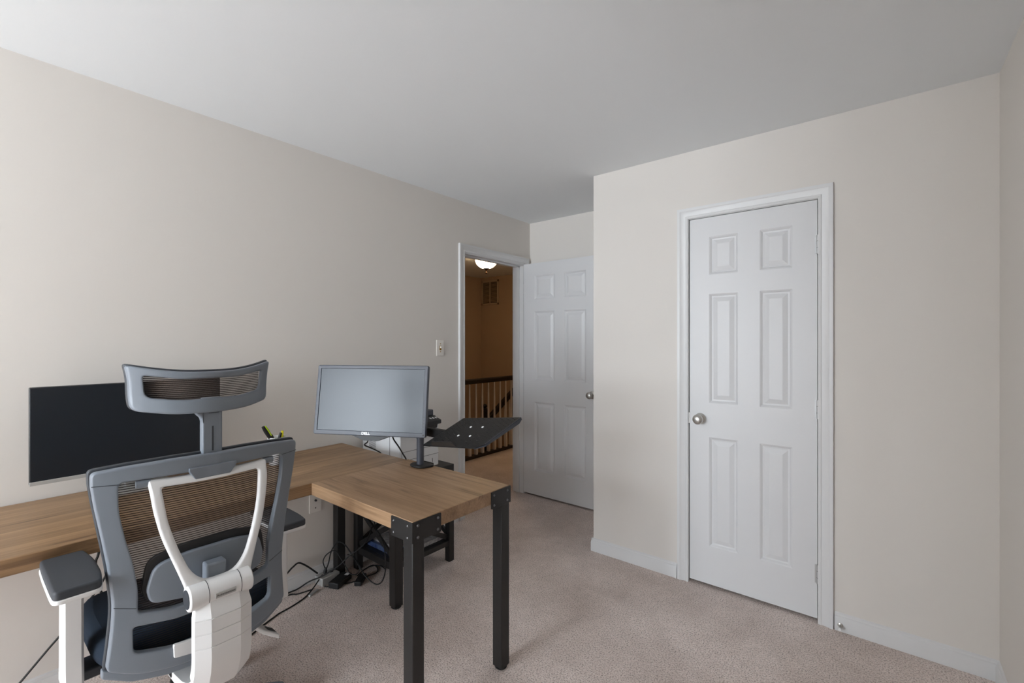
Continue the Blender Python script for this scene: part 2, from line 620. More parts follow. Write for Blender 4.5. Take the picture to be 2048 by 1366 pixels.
# baseboards
BP = [(0.0, 0.0), (0.014, 0.0), (0.014, 0.055), (0.011, 0.066), (0.007, 0.070), (0.006, 0.078), (0.0, 0.083)]
def baseboard(mbx, a, b, nrm):
    a, b, n = Vector((*a, 0)), Vector((*b, 0)), Vector((*nrm, 0))
    mbx.loft([[p + n * d + Vector((0, 0, h)) for d, h in BP] for p in (a, b)])
mb = MB(); baseboard(mb, (XC - 0.012, YC), (1.588, YC), (0, -1)); baseboard(mb, (2.334, YC), (XR, YC), (0, -1))
baseboard(mb, (XC, YC - 0.012), (XC, YE), (-1, 0))
struct(mb, 'baseboard_front', M['trim'], 'white baseboard along the closet wall', 'baseboard', smooth=25)
mb = MB(); baseboard(mb, (XR, -0.55), (XR, YC), (-1, 0))
struct(mb, 'baseboard_right', M['trim'], 'white baseboard along the right wall', 'baseboard', smooth=25)
mb = MB(); baseboard(mb, (0, YB), (0, 2.44), (1, 0))
struct(mb, 'baseboard_left', M['trim'], 'white baseboard under the desk along the long wall', 'baseboard', smooth=25)
mb = MB(); baseboard(mb, (0, YE), (XC, YE), (0, -1))
struct(mb, 'baseboard_alcove', M['trim'], 'white baseboard behind the open door', 'baseboard', smooth=25)
mb = MB(); baseboard(mb, (0, YB), (1.62, YB), (0, 1))
struct(mb, 'baseboard_back', M['trim'], 'white baseboard under the window behind the camera', 'baseboard', smooth=25)

# casings: profile of (offset outward, depth off the wall)
CP = [(0.0, 0.0), (0.0, 0.010), (0.006, 0.013), (0.012, 0.012), (0.016, 0.009), (0.040, 0.013), (0.046, 0.017), (0.054, 0.018), (0.060, 0.018), (0.062, 0.0)]
def casing(name, a0, a1, zt, fn, label):
    mb = MB()
    rings = []
    for q in range(4):
        ring = []
        for o, d in CP:
            a = a0 - o if q < 2 else a1 + o
            z = 0.0 if q in (0, 3) else zt + o
            ring.append(fn(a, z, d))
        rings.append(ring)
    mb.loft(rings)
    return struct(mb, name, M['trim'], label, 'door casing', smooth=25)
casing('trim_1', D1[0] + 0.012, D1[1] - 0.008, D1[2] - 0.008, lambda a, z, d: (d, a, z), 'white moulded casing around the open doorway')
casing('trim_2', D2[0] + 0.004, D2[1] - 0.004, D2[2] - 0.002, lambda a, z, d: (a, YC - d, z), 'white moulded casing around the closed closet door')
# jambs (linings) with stops
mb = MB()
mb.box(-T - 0.004, 0.004, D1[0], D1[0] + 0.018, 0, D1[2])
mb.box(-T - 0.004, 0.004, D1[1] - 0.018, D1[1], 0, D1[2])
mb.box(-T - 0.004, 0.004, D1[0] + 0.018, D1[1] - 0.018, D1[2] - 0.018, D1[2])
mb.box(-0.075, -0.040, D1[0] + 0.018, D1[0] + 0.029, 0, D1[2] - 0.018)
mb.box(-0.075, -0.040, D1[1] - 0.029, D1[1] - 0.018, 0, D1[2] - 0.018)
mb.box(-0.075, -0.040, D1[0] + 0.018, D1[1] - 0.018, D1[2] - 0.029, D1[2] - 0.018)
struct(mb, 'trim_3', M['trim'], 'white jamb lining inside the open doorway', 'door jamb')
mb = MB()
mb.box(D2[0] - 0.012, D2[0] + 0.004, YC + 0.001, YC + T, 0, D2[2])
mb.box(D2[1] - 0.004, D2[1] + 0.012, YC + 0.001, YC + T, 0, D2[2])
mb.box(D2[0], D2[1], YC + 0.001, YC + T, D2[2] - 0.004, D2[2] + 0.012)
struct(mb, 'trim_4', M['trim'], 'white jamb lining behind the closet door', 'door jamb')

# ---- six-panel doors
def six_panel_door(name, label, W, HD, fn, panels, knob_at, knob_dirs, hinges, th=0.035, knob_m=None):
    """fn(a, z, d): a across from the left edge, z up, d out of the visible face (negative = into the door)"""
    us = sorted({0.0, W} | {p[0] for p in panels} | {p[1] for p in panels})
    zs = sorted({0.0, HD} | {p[2] for p in panels} | {p[3] for p in panels})
    def hole(u, z):
        return any(p[0] < u < p[1] and p[2] < z < p[3] for p in panels)
    mb = MB()
    for i in range(len(us) - 1):
        for j in range(len(zs) - 1):
            if hole((us[i] + us[i + 1]) / 2, (zs[j] + zs[j + 1]) / 2): continue
            for d in (0.0, -th):
                mb.add([fn(us[i], zs[j], d), fn(us[i + 1], zs[j], d), fn(us[i + 1], zs[j + 1], d), fn(us[i], zs[j + 1], d)], [(0, 1, 2, 3)])
    for (a, b, c, e) in ((0, 0, 0, HD), (W, W, 0, HD), (0, W, 0, 0), (0, W, HD, HD)):
        if a == b:
            mb.add([fn(a, c, 0), fn(a, e, 0), fn(a, e, -th), fn(a, c, -th)], [(0, 1, 2, 3)])
        else:
            mb.add([fn(a, c, 0), fn(b, c, 0), fn(b, c, -th), fn(a, c, -th)], [(0, 1, 2, 3)])
    org = Vector(fn(W / 2, 0, -th / 2))
    o = mb.build(name, M['door'], None, 0, None, org)
    tag(o, label, 'door', kind='structure')
    ins = [(0.0, 0.0), (0.007, -0.004), (0.012, -0.009), (0.020, -0.010), (0.040, -0.003), (0.044, -0.002)]
    for (a, b, c, e) in panels:
        m2 = MB()
        for side in (0, 1):
            rings = []
            for s, d in ins:
                dd = d if side == 0 else -th - d
                rings.append([fn(a + s, c + s, dd), fn(b - s, c + s, dd), fn(b - s, e - s, dd), fn(a + s, e - s, dd)])
            base = len(m2.v)
            for r in rings: m2.v += [Vector(p) for p in r]
            for i in range(len(rings) - 1):
                for k in range(4):
                    p, q = base + i * 4 + k, base + i * 4 + (k + 1) % 4
                    m2.f.append((p, q, q + 4, p + 4))
            L_ = base + (len(rings) - 1) * 4
            m2.f.append((L_, L_ + 1, L_ + 2, L_ + 3))
        m2.build('panel', M['door'], o)
    ka, kz = knob_at
    for s in knob_dirs:
        base = Vector(fn(ka, kz, 0 if s > 0 else -th))
        ax = (Vector(fn(ka, kz, 1)) - Vector(fn(ka, kz, 0))) * s
        k = MB()
        k.lathe([(0.0, 0.0), (0.031, 0.0), (0.031, 0.004), (0.027, 0.009), (0.014, 0.011), (0.012, 0.026), (0.020, 0.030), (0.027, 0.040), (0.028, 0.050), (0.024, 0.059), (0.012, 0.064), (0.0, 0.065)], base, ax)
        k.build('knob', M['nickel'], o, smooth=50)
    for hz in hinges:
        h = MB()
        c = [Vector(fn(W + 0.004, hz + q, 0.006)) for q in (-0.046, -0.017, -0.015, 0.015, 0.017, 0.046)]
        h.tube([c[0], c[5]], 0.0065, 12)
        h.tube([c[1], c[2]], 0.0058, 12); h.tube([c[3], c[4]], 0.0058, 12)
        p0, p1 = fn(W - 0.010, hz - 0.045, 0.0012), fn(W - 0.010, hz + 0.045, 0.0012)
        q0, q1 = fn(W + 0.004, hz - 0.045, 0.0012), fn(W + 0.004, hz + 0.045, 0.0012)
        h.add([p0, q0, q1, p1], [(0, 1, 2, 3)])
        ho = h.build('hinge', M['hingewhite'], o, smooth=40)
        for q in (-0.016, 0.016):
            g = MB(); cc = Vector(fn(W + 0.004, hz + q, 0.006)); dz = Vector((0, 0, 0.0008))
            g.tube([cc - dz, cc + dz], 0.0068, 12).build('knuckle_gap', M['seam'], ho)
    return o

HD = 2.033
zp = [(0.210, 0.815), (1.005, 1.608), (1.715, 1.925)]
W2 = 0.606
pan2 = [(a, b, c, e) for (c, e) in zp for (a, b) in ((0.105, 0.252), (0.356, 0.502))]
six_panel_door('door_2', 'closed white six-panel closet door with satin knob', W2, HD,
               lambda a, z, d: (1.658 + a, YC + 0.004 - d, 0.018 + z), pan2, (0.058, 0.913), (1,), (1.815, 1.015, 0.217))
W1 = 0.752
pan1 = [(a, b, c, e) for (c, e) in zp for (a, b) in ((0.118, 0.330), (0.424, 0.636))]
door1 = six_panel_door('door_1', 'open white six-panel door swung against the alcove wall', W1, HD,
               lambda a, z, d: (0.012 + a, 3.252 - d, 0.018 + z), pan1, (W1 - 0.062, 0.915), (1, -1), ())
for hz in (0.235, 1.033, 1.833):
    h = MB(); h.tube([(0.008, 3.262, hz - 0.045), (0.008, 3.262, hz + 0.045)], 0.006, 12)
    h.build('hinge', M['hingewhite'], door1, smooth=40)
# latch plate of the closet door
MB().box(1.6545, 1.6575, YC - 0.002, YC + 0.02, 0.90, 0.96).build('latch_plate', M['nickel'], bpy.data.objects['door_2'])

# spring door stop on the baseboard
ds = empty('door_stop', (2.356, YC - 0.014, 0.020), 'small metal spring door stop screwed to the baseboard by the casing', 'door stop')
mb = MB(); mb.lathe([(0.011, 0), (0.011, 0.003), (0.006, 0.006)], (2.356, YC - 0.0135, 0.030), (0, -1, 0), 16)
mb.build('base', M['nickel'], ds, smooth=50)
sp = [(2.356 + 0.005 * math.cos(i * 0.9), YC - 0.02 - i * 0.0006, 0.030 + 0.005 * math.sin(i * 0.9)) for i in range(50)]
MB().tube(sp, 0.0012, 6).build('spring', M['nickel'], ds, smooth=60)
MB().lathe([(0.007, 0), (0.008, 0.004), (0.006, 0.010), (0.0, 0.011)], (2.356, YC - 0.05, 0.030), (0, -1, 0), 14).build('tip', M['white'], ds, smooth=50)

# ================================================================== HALL THINGS
rail = empty('hall_railing', (-1.21, 4.2, 0.0), 'dark handrail on slim white balusters along the hall landing', 'railing')
mb = MB()
hp = [(-0.028, 0.0), (0.028, 0.0), (0.034, 0.018), (0.030, 0.044), (0.016, 0.056), (-0.016, 0.056), (-0.030, 0.044), (-0.034, 0.018)]
mb.loft([[(-1.21 + a, y, 0.868 + b) for a, b in hp] for y in (2.0, 5.72)])
mb.build('handrail', M['rail'], rail, smooth=35)
MB().box(-1.25, -1.17, 2.0, 5.72, 0.0, 0.032).build('base_shoe', M['rail'], rail, bevel=0.004)
bl = MB()
sec = [(0.036, 0.0), (0.036, 0.22), (0.030, 0.23), (0.034, 0.245), (0.026, 0.26), (0.024, 0.60), (0.016, 0.836)]
bl.box(-0.016, 0.016, -0.016, 0.016, 0.0, 0.20)
bl.lathe([(0.016, 0.20), (0.012, 0.206), (0.016, 0.215), (0.011, 0.225), (0.0135, 0.30), (0.012, 0.5), (0.008, 0.836)], n=12)
bme = bl.mesh('baluster', Vector((0, 0, 0)))
for i in range(-14, 18):
    y = 4.031 + i * 0.109
    if 2.05 < y < 5.7:
        if i == -14 or 'bfirst' not in globals():
            bfirst = link('baluster', bme, M['baluster'], rail, 0, 40, Vector((-1.21, y, 0.032)))
        else:
            dup(bfirst, rail, Vector((-1.21, y, 0.032)) - wloc(rail))

srail = empty('stair_railing', (-2.02, 5.0, -1.1), 'sloping dark stair rail with newel post in the stairwell', 'railing')
np_ = MB(); np_.box(-2.06, -1.98, 4.92, 5.0, -1.24, 0.36); np_.build('newel_post', M['rail'], srail, bevel=0.004)
MB().lathe([(0.030, 0), (0.046, 0.012), (0.046, 0.022), (0.024, 0.030), (0.036, 0.050), (0.038, 0.062), (0.022, 0.082), (0.0, 0.088)], (-2.02, 4.96, 0.36), n=16).build('newel_cap', M['rail'], srail, smooth=50)
MB().bar((-2.02, 5.0, 0.19), (-2.02, 5.72, 0.64), 0.06, 0.075).build('handrail', M['rail'], srail, bevel=0.008)
for i in range(6):
    y = 5.07 + i * 0.115
    zt = 0.19 + (y - 5.0) * 0.625
    MB().lathe([(0.013, 0), (0.012, 0.3), (0.009, 1.0)], (-2.02, y, zt - 1.02), n=10).build('baluster', M['baluster'], srail, smooth=50)

# flush ceiling lamp
lamp = empty('ceiling_lamp', (-1.30, 4.20, 2.44), 'lit frosted bowl ceiling lamp with bronze fittings in the hall', 'lamp')
LX, LY = -1.30, 4.20
MB().lathe([(0.0, 0), (0.175, 0.0), (0.178, -0.030), (0.165, -0.046), (0.060, -0.052), (0.030, -0.056)], (LX, LY, 2.44), n=32).build('canopy', M['bronze'], lamp, smooth=40)
MB().lathe([(0.138, -0.072), (0.134, -0.090), (0.118, -0.125), (0.090, -0.152), (0.055, -0.170), (0.015, -0.176), (0.012, -0.170), (0.085, -0.144), (0.126, -0.092), (0.130, -0.072)], (LX, LY, 2.44), n=32).build('glass_bowl', M['bowl'], lamp, smooth=60)
MB().lathe([(0.036, -0.166), (0.036, -0.176), (0.016, -0.188), (0.007, -0.204), (0.007, -0.218), (0.014, -0.226), (0.010, -0.238), (0.0, -0.243)], (LX, LY, 2.44), n=16).build('finial', M['bronze'], lamp, smooth=50)
for k in range(3):
    a = 0.6 + k * 2.094
    MB().tube([(LX + 0.14 * math.cos(a), LY + 0.14 * math.sin(a), 2.395), (LX + 0.143 * math.cos(a), LY + 0.143 * math.sin(a), 2.362)], 0.006, 8).build('bowl_clip', M['bronze'], lamp)

# air vent on the stairwell wall
vx0, vx1, vz0, vz1, vy = -2.78, -2.40, 1.975, 2.385, 5.72
vent = empty('wall_vent', ((vx0 + vx1) / 2, vy, vz0), 'louvred return air vent high on the stairwell wall', 'vent')
f = MB()
for a, b, c, d in ((vx0, vx0 + 0.03, vz0, vz1), (vx1 - 0.03, vx1, vz0, vz1), (vx0, vx1, vz0, vz0 + 0.03), (vx0, vx1, vz1 - 0.03, vz1), ((vx0 + vx1) / 2 - 0.008, (vx0 + vx1) / 2 + 0.008, vz0, vz1)):
    f.box(a, b, vy - 0.012, vy, c, d)
f.build('frame', M['vent'], vent)
MB().box(vx0 + 0.03, vx1 - 0.03, vy - 0.002, vy, vz0 + 0.02, vz1 - 0.02).build('backing', M['rail'], vent)
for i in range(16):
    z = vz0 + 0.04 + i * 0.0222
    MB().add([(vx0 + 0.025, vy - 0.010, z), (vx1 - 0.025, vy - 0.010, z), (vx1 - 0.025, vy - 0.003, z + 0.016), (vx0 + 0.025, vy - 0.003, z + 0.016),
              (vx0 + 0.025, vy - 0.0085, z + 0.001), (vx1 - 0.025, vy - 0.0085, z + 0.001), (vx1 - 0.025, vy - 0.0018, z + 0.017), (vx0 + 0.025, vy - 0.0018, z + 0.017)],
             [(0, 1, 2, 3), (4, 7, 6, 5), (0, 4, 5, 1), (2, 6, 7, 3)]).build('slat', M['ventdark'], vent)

# ================================================================== SWITCH AND OUTLET
sw = empty('light_switch', (0.0, 2.263, 1.258), 'white toggle switch plate on the wall beside the doorway', 'switch')
plate('plate', fillet([(-0.035, 0), (0.035, 0), (0.035, 0.115), (-0.035, 0.115)], 0.006), [], 0.006, 0.002, lambda u, v, w: (0.003 + w, 2.263 - u, 1.258 + v), M['plate'], sw, 0)
MB().box(0.005, 0.0075, 2.255, 2.271, 1.300, 1.331).build('toggle_slot', M['brass'], sw)
MB().box(0.006, 0.018, 2.259, 2.267, 1.314, 1.328).build('toggle', M['plate'], sw, bevel=0.001)
for dz in (0.030, 0.088):
    MB().lathe([(0.004, 0), (0.003, 0.0015)], (0.006, 2.263, 1.258 + dz), (1, 0, 0), 10).build('screw', M['brass'], sw)
ot = empty('wall_jack', (0.0, 1.318, 0.392), 'white cable jack plate on the wall below the desk corner', 'wall plate')
plate('plate', fillet([(-0.035, 0), (0.035, 0), (0.035, 0.115), (-0.035, 0.115)], 0.006), [], 0.006, 0.002, lambda u, v, w: (0.003 + w, 1.318 - u, 0.392 + v), M['plate'], ot, 0)
MB().lathe([(0.0065, 0), (0.0065, 0.004), (0.0045, 0.004), (0.0045, 0.010), (0.002, 0.010)], (0.006, 1.318, 0.460), (1, 0, 0), 16).build('jack', M['seam'], ot, smooth=40)
for dz in (0.025, 0.102):
    MB().lathe([(0.0036, 0), (0.003, 0.0016)], (0.006, 1.318, 0.392 + dz), (1, 0, 0), 10).build('screw', M['seam'], ot)

# ================================================================== DESK
DZ, DT = 0.76, 0.05
desk = empty('corner_desk', (0.62, 0.7, 0.0), 'L-shaped oak desk with black square legs and riveted corner brackets', 'desk')
MB().box(0.012, 0.625, -0.60, 1.478, DZ - DT, DZ).build('top', M['wood_y'], desk, bevel=0.003)
MB().box(0.6255, 1.295, 0.974, 1.484, DZ - DT, DZ + 0.0015).build('top', M['wood_x'], desk, bevel=0.002)
LEG = 0.05
def leg(x, y):
    m = MB()
    m.box(x - LEG / 2, x + LEG / 2, y - LEG / 2, y + LEG / 2, 0.012, DZ - DT)
    o = m.build('leg', M['iron'], desk, bevel=0.003)
    g = MB(); g.lathe([(0.018, 0.0), (0.026, 0.006), (0.026, 0.012)], (x, y, 0.0), n=16)
    g.build('foot', M['blackpl'], o, smooth=40)
    return o
h = LEG / 2
for x, y in ((1.294 - h, 0.976 + h), (1.294 - h, 1.484 - h), (0.60 - h, 1.472 - h), (0.035, 1.472 - h), (0.60 - h, -0.55), (0.045, -0.55)):
    leg(x, y)
def bracket(cx, cy, sx, sy, lx, ly):
    """L-shaped corner bracket; (cx, cy) outer corner, sx, sy inward directions"""
    e = 0.0035
    m = MB()
    zt, zb = DZ - 0.001, DZ - 0.069
    def fx(u, v, w): return (cx + sx * u, cy - sy * (0.0018 + w), v)
    def fy(u, v, w): return (cx - sx * (0.0018 + w), cy + sy * u, v)
    root = wloc(desk)
    b = plate('corner_bracket', fillet([(-e, zb), (lx, zb), (lx, zt), (-e, zt)], [0, 0.006, 0.004, 0]), [], 0.0036, 0.0006, fx, M['iron'], desk, 0)
    c = plate('corner_bracket', fillet([(-e, zb), (ly, zb), (ly, zt), (-e, zt)], [0, 0.006, 0.004, 0]), [], 0.0036, 0.0006, fy, M['iron'], desk, 0)
    for par, fn, ln in ((b, fx, lx), (c, fy, ly)):
        for u in (0.020, ln - 0.016):
            for v in (zt - 0.014, zb + 0.014):
                p, q = Vector(fn(u, v, 0.0016)), Vector(fn(u, v, 1.0016))
                MB().lathe([(0.0052, 0), (0.0052, 0.001), (0.0040, 0.0032), (0.0, 0.0042)], p, q - p, 12).build('bolt', M['bolt'], par, smooth=50)
bracket(1.295, 0.974, -1, 1, 0.112, 0.125)
bracket(1.295, 1.484, -1, -1, 0.112, 0.118)

# ================================================================== CHAIR
YCH = 0.51
chair = empty('office_chair', (0.62, YCH, 0.0), 'slate grey mesh office chair with white spine and headrest facing the desk', 'chair')
def S(u, z, w):
    s = u / 0.27
    return (0.90 + 0.05 * (z - 0.75) - 0.042 * s * s + w, YCH + u, z)

def sym(half):
    """half: list of (u, z) on the +u side, top to bottom -> closed outline"""
    return [(u, z) for u, z in half] + [(-u, z) for u, z in reversed(half)]

outer = sym([(0.10, 1.024), (0.20, 1.020), (0.272, 1.013), (0.271, 0.975), (0.264, 0.92), (0.250, 0.837), (0.236, 0.745), (0.225, 0.64), (0.228, 0.57), (0.234, 0.50), (0.238, 0.462), (0.17, 0.424), (0.08, 0.406)])
radii = [0, 0.02, 0.014, 0.0, 0.02, 0.02, 0.02, 0.04, 0.02, 0.02, 0.014, 0.03, 0.03]
outer_r = fillet(outer, radii + radii[::-1], 4)
hole1 = sym([(0.10, 0.978), (0.218, 0.978), (0.216, 0.90), (0.202, 0.82), (0.185, 0.745), (0.174, 0.67), (0.174, 0.602), (0.10, 0.585)])
hr1 = [0, 0.016, 0.02, 0.02, 0.02, 0.02, 0.012, 0.02]
hole1_r = fillet(hole1, hr1 + hr1[::-1], 4)
hole2 = sym([(0.09, 0.551), (0.184, 0.566), (0.182, 0.489), (0.09, 0.466)])
hr2 = [0.01, 0.010, 0.018, 0.02]
hole2_r = fillet(hole2, hr2 + hr2[::-1], 4)
plate('back_frame', outer_r, [hole1_r, hole2_r], 0.026, 0.005, lambda u, v, w: S(u, v, w + 0.006), M['greypl'], chair)
# seam lines of the frame (upper stile meets the lower shell)
for s in (-1, 1):
    m = MB(); m.tube([S(s * (0.178 + 0.047 * k / 6), 0.618 + 0.018 * k / 6, 0.0192) for k in range(7)], 0.0009, 6)
    m.build('frame_seam', M['greydk'], chair)
    m = MB(); m.tube([S(s * (0.216 + 0.055 * k / 6), 0.974 + 0.004 * k / 6, 0.0192) for k in range(7)], 0.0009, 6)
    m.build('frame_seam', M['greydk'], chair)
# dark rim that carries the mesh, in front of the frame
rim = [(u * 1.015, z + (0.006 if z > 0.9 else -0.012 if z < 0.47 else 0)) for u, z in outer_r]
rh = fillet(sym([(0.10, 0.985), (0.226, 0.985), (0.224, 0.90), (0.210, 0.82), (0.193, 0.745), (0.182, 0.67), (0.19, 0.48), (0.10, 0.455)]), 0.015, 4)
plate('mesh_rim', rim, [rh], 0.016, 0.004, lambda u, v, w: S(u, v, w - 0.016), M['greydk'], chair)
# woven mesh: fine horizontal threads
m = MB()
z = 0.470
while z < 0.984:
    hw = 0.20 if z < 0.62 else 0.19 + (z - 0.62) * 0.10
    top = [S(-hw + 2 * hw * k / 14, z + 0.0021, -0.010) for k in range(15)]
    bot = [S(-hw + 2 * hw * k / 14, z, -0.010) for k in range(15)]
    m.add(top + bot, [(k, k + 1, k + 16, k + 15) for k in range(14)])
    z += 0.0066
tag(m.build('back_mesh', M['mesh'], chair), kind='stuff')
m = MB()
nu, nz = 14, 12
for j in range(nz + 1):
    z = 0.575 + 0.411 * j / nz
    hw = 0.20 if z < 0.62 else 0.19 + (z - 0.62) * 0.10
    m.v += [Vector(S(-hw + 2 * hw * k / nu, z, -0.0115)) for k in range(nu + 1)]
m.f += [(j * (nu + 1) + k, j * (nu + 1) + k + 1, (j + 1) * (nu + 1) + k + 1, (j + 1) * (nu + 1) + k) for j in range(nz) for k in range(nu)]
m.build('back_weave', M['film'], chair)
# lower grey under-rim
plate('under_rim', fillet(sym([(0.02, 0.404), (0.10, 0.408), (0.18, 0.426), (0.243, 0.460), (0.244, 0.434), (0.18, 0.398), (0.10, 0.379), (0.02, 0.374)]), 0.006, 3), [], 0.02, 0.004,
      lambda u, v, w: S(u, v, w - 0.014), M['greypl'], chair)
# lumbar pad
plate('lumbar_foam', fillet(sym([(0.06, 0.766), (0.153, 0.746), (0.166, 0.66), (0.152, 0.62)]), [0.02, 0.03, 0.01, 0.02] + [0.02, 0.01, 0.03, 0.02], 4), [], 0.012, 0.003,
      lambda u, v, w: S(u, v, w - 0.001), M['blackpl'], chair)
lum = plate('lumbar_pad', fillet(sym([(0.06, 0.742), (0.140, 0.726), (0.156, 0.66), (0.148, 0.618), (0.06, 0.604)]), [0.02, 0.028, 0.01, 0.02, 0.02] + [0.02, 0.02, 0.01, 0.028, 0.02], 4), [], 0.016, 0.005,
      lambda u, v, w: S(u, v, w + 0.011), M['greypl'], chair)
MB().box(0.925, 0.965, YCH - 0.030, YCH + 0.024, 0.625, 0.704).build('lumbar_clamp', M['greypl'], lum, bevel=0.006)
# white yoke
def Yk(u, z, w):
    return (0.965 - 0.154 * (z - 0.75) - 0.35 * max(0.0, z - 0.93) - 0.002 + w - 0.25 * u * u, YCH + u, z)
yo = sym([(0.09, 0.970), (0.158, 0.974), (0.150, 0.89), (0.134, 0.81), (0.106, 0.725), (0.088, 0.668), (0.080, 0.630)])
yr = [0.02, 0.006, 0.03, 0.03, 0.03, 0.02, 0.01]
yh = sym([(0.03, 0.946), (0.130, 0.950), (0.118, 0.85), (0.098, 0.775), (0.072, 0.705), (0.040, 0.668)])
yhr = [0, 0.012, 0.03, 0.03, 0.03, 0.025]
yoke = plate('yoke', fillet(yo, yr + yr[::-1], 4), [fillet(yh, yhr + yhr[::-1], 4)], 0.020, 0.007, lambda u, v, w: Yk(u, v, w), M['whitepl'], chair)
for s in (-1, 1):
    MB().tube([Yk(s * 0.150, 0.966, -0.004), Yk(s * 0.182, 0.966, -0.004)], 0.0105, 16).build('pivot_pin', M['greypl'], yoke, smooth=40)
# centre tab of the top bar hanging over the yoke
plate('bar_tab', fillet([(-0.064, 0.980), (-0.048, 0.955), (0.046, 0.955), (0.062, 0.980), (0.062, 0.990), (-0.064, 0.990)], 0.003, 3), [], 0.020, 0.0025, lambda u, v, w: (0.9248 + w + 0.05 * (v - 0.97), YCH + u, v), M['greypl'], chair, 0)
# hub and spine
hub = MB(); hub.tube([(0.990, YCH - 0.086, 0.636), (0.990, YCH + 0.078, 0.636)], 0.035, 28)
hub_o = hub.build('hub', M['whitepl'], chair, bevel=0.004, smooth=45)
for yy in (YCH - 0.040, YCH + 0.044):
    MB().tube([(0.990, yy - 0.0008, 0.636), (0.990, yy + 0.0008, 0.636)], 0.0354, 28).build('hub_seam', M['seam'], hub_o, smooth=45)
MB().lathe([(0.026, 0), (0.026, 0.002), (0.0, 0.003)], (0.990, YCH - 0.086, 0.636), (0, -1, 0), 24).build('hub_cap', M['greydk'], hub_o, smooth=40)
tilt = Matrix.Rotation(R(-8), 3, 'Y')
def NP(u, v, w):
    p = Vector((0.0355 + w, 0, v))
    p = Matrix.Rotation(R(2), 3, 'Y') @ p
    return (0.990 + p.x, YCH + 0.001 + u, 0.634 + p.z)
npl = plate('name_plate', fillet([(-0.027, -0.0075), (0.027, -0.0075), (0.027, 0.0075), (-0.027, 0.0075)], 0.002, 3), [], 0.003, 0.0006, NP, M['silver'], hub_o, 0)
text_part('lettering', 'Autonomous', 0.0092, lambda x, y, z_: NP(x, y, 0.0018 + z_), M['blackpl'], hub_o, 0.0002)

sp = MB()
path = [(1.002, 0.640), (1.010, 0.600)]
for zc in (0.575, 0.535, 0.495):
    path += [(1.018, zc + 0.002), (1.018, zc + 0.0015, 1), (1.018, zc - 0.0005, 1), (1.018, zc - 0.001)]
path += [(1.019, 0.460), (1.014, 0.425), (1.000, 0.390), (0.974, 0.356), (0.935, 0.330), (0.880, 0.312), (0.80, 0.300), (0.70, 0.296)]
rings = []
for i, p in enumerate(path):
    a, b = path[max(i - 1, 0)], path[min(i + 1, len(path) - 1)]
    if 2 <= i <= 13: t = Vector((0, 0, -1))
    else: t = Vector((b[0] - a[0], 0, b[1] - a[1])).normalized()
    n = Vector((-t.z, 0, t.x))
    g = -0.0022 if len(p) > 2 else 0.0
    wd = 0.074 if p[1] > 0.36 else 0.066
    if i < 2: wd = 0.070
    sec = [(-wd, -0.030), (-wd, -0.002), (-0.038, 0.015 + g), (0.038, 0.015 + g), (wd, -0.002), (wd, -0.030)]
    rings.append([Vector((p[0], YCH, p[1])) + Vector((0, u, 0)) + n * w for u, w in sec])
sp.loft(rings)
sp.build('spine', M['whitepl'], chair, smooth=19)
# white clip under the lower opening
plate('frame_clip', fillet([(-0.095, 0.478), (0.0, 0.468), (0.095, 0.478), (0.093, 0.438), (0.0, 0.424), (-0.093, 0.438)], [0.006, 0, 0.006, 0.004, 0, 0.004], 3), [], 0.012, 0.002, lambda u, v, w: S(u, v, w + 0.020), M['whitepl'], chair)
# headrest
def HS(u, z, w):
    s = u / 0.19
    return (0.915 - 0.075 * s * s + 0.10 * (z - 1.21) * (1 if z > 1.21 else -1) + w, YCH + u, z)
ho = sym([(0.06, 1.272), (0.13, 1.281), (0.196, 1.296), (0.188, 1.255), (0.186, 1.20), (0.182, 1.165), (0.10, 1.150), (0.03, 1.148)])
hrr = [0.03, 0.04, 0.012, 0.04, 0.02, 0.03, 0.05, 0]
hh = sym([(0.08, 1.252), (0.160, 1.266), (0.154, 1.202), (0.08, 1.190)])
hhr = [0.02, 0.010, 0.018, 0.02]
head = plate('headrest_frame', fillet(ho, hrr + hrr[::-1], 4), [fillet(hh, hhr + hhr[::-1], 4)], 0.022, 0.006, HS, M['greypl'], chair, 0.015)
rimh = [(u * 1.01, z + (0.005 if z > 1.2 else 0.0)) for u, z in fillet(ho, hrr + hrr[::-1], 4)]
plate('headrest_rim', rimh, [fillet(sym([(0.08, 1.262), (0.170, 1.276), (0.164, 1.190), (0.08, 1.178)]), 0.01, 3)], 0.020, 0.005, lambda u, v, w: HS(u, v, w - 0.018), M['greydk'], head, 0.015)
m = MB()
z = 1.188
while z < 1.266:
    top = [HS(-0.160 + 0.32 * k / 14, z + 0.0020, -0.014) for k in range(15)]
    bot = [HS(-0.160 + 0.32 * k / 14, z, -0.014) for k in range(15)]
    m.add(top + bot, [(k, k + 1, k + 16, k + 15) for k in range(14)])
    z += 0.0056
tag(m.build('headrest_mesh', M['mesh'], head), kind='stuff')
m = MB()
m.v += [Vector(HS(-0.162 + 0.324 * k / 14, zz, -0.0155)) for zz in (1.186, 1.210, 1.236, 1.270) for k in range(15)]
m.f += [(j * 15 + k, j * 15 + k + 1, j * 15 + k + 16, j * 15 + k + 15) for j in range(3) for k in range(14)]
m.build('headrest_weave', M['film'], head)
post = MB()
post.loft([[(0.905 + dx, YCH + u, zz) for u, dx in ((-0.026, -0.012), (0.028, -0.012), (0.028, 0.014), (-0.026, 0.014))] for zz in (0.99, 1.05, 1.12, 1.192)])
post_o = post.build('headrest_post', M['greypl'], chair, bevel=0.004)
MB().box(0.9185, 0.9196, YCH - 0.001, YCH + 0.0035, 1.03, 1.105).build('post_slot', M['greydk'], post_o)
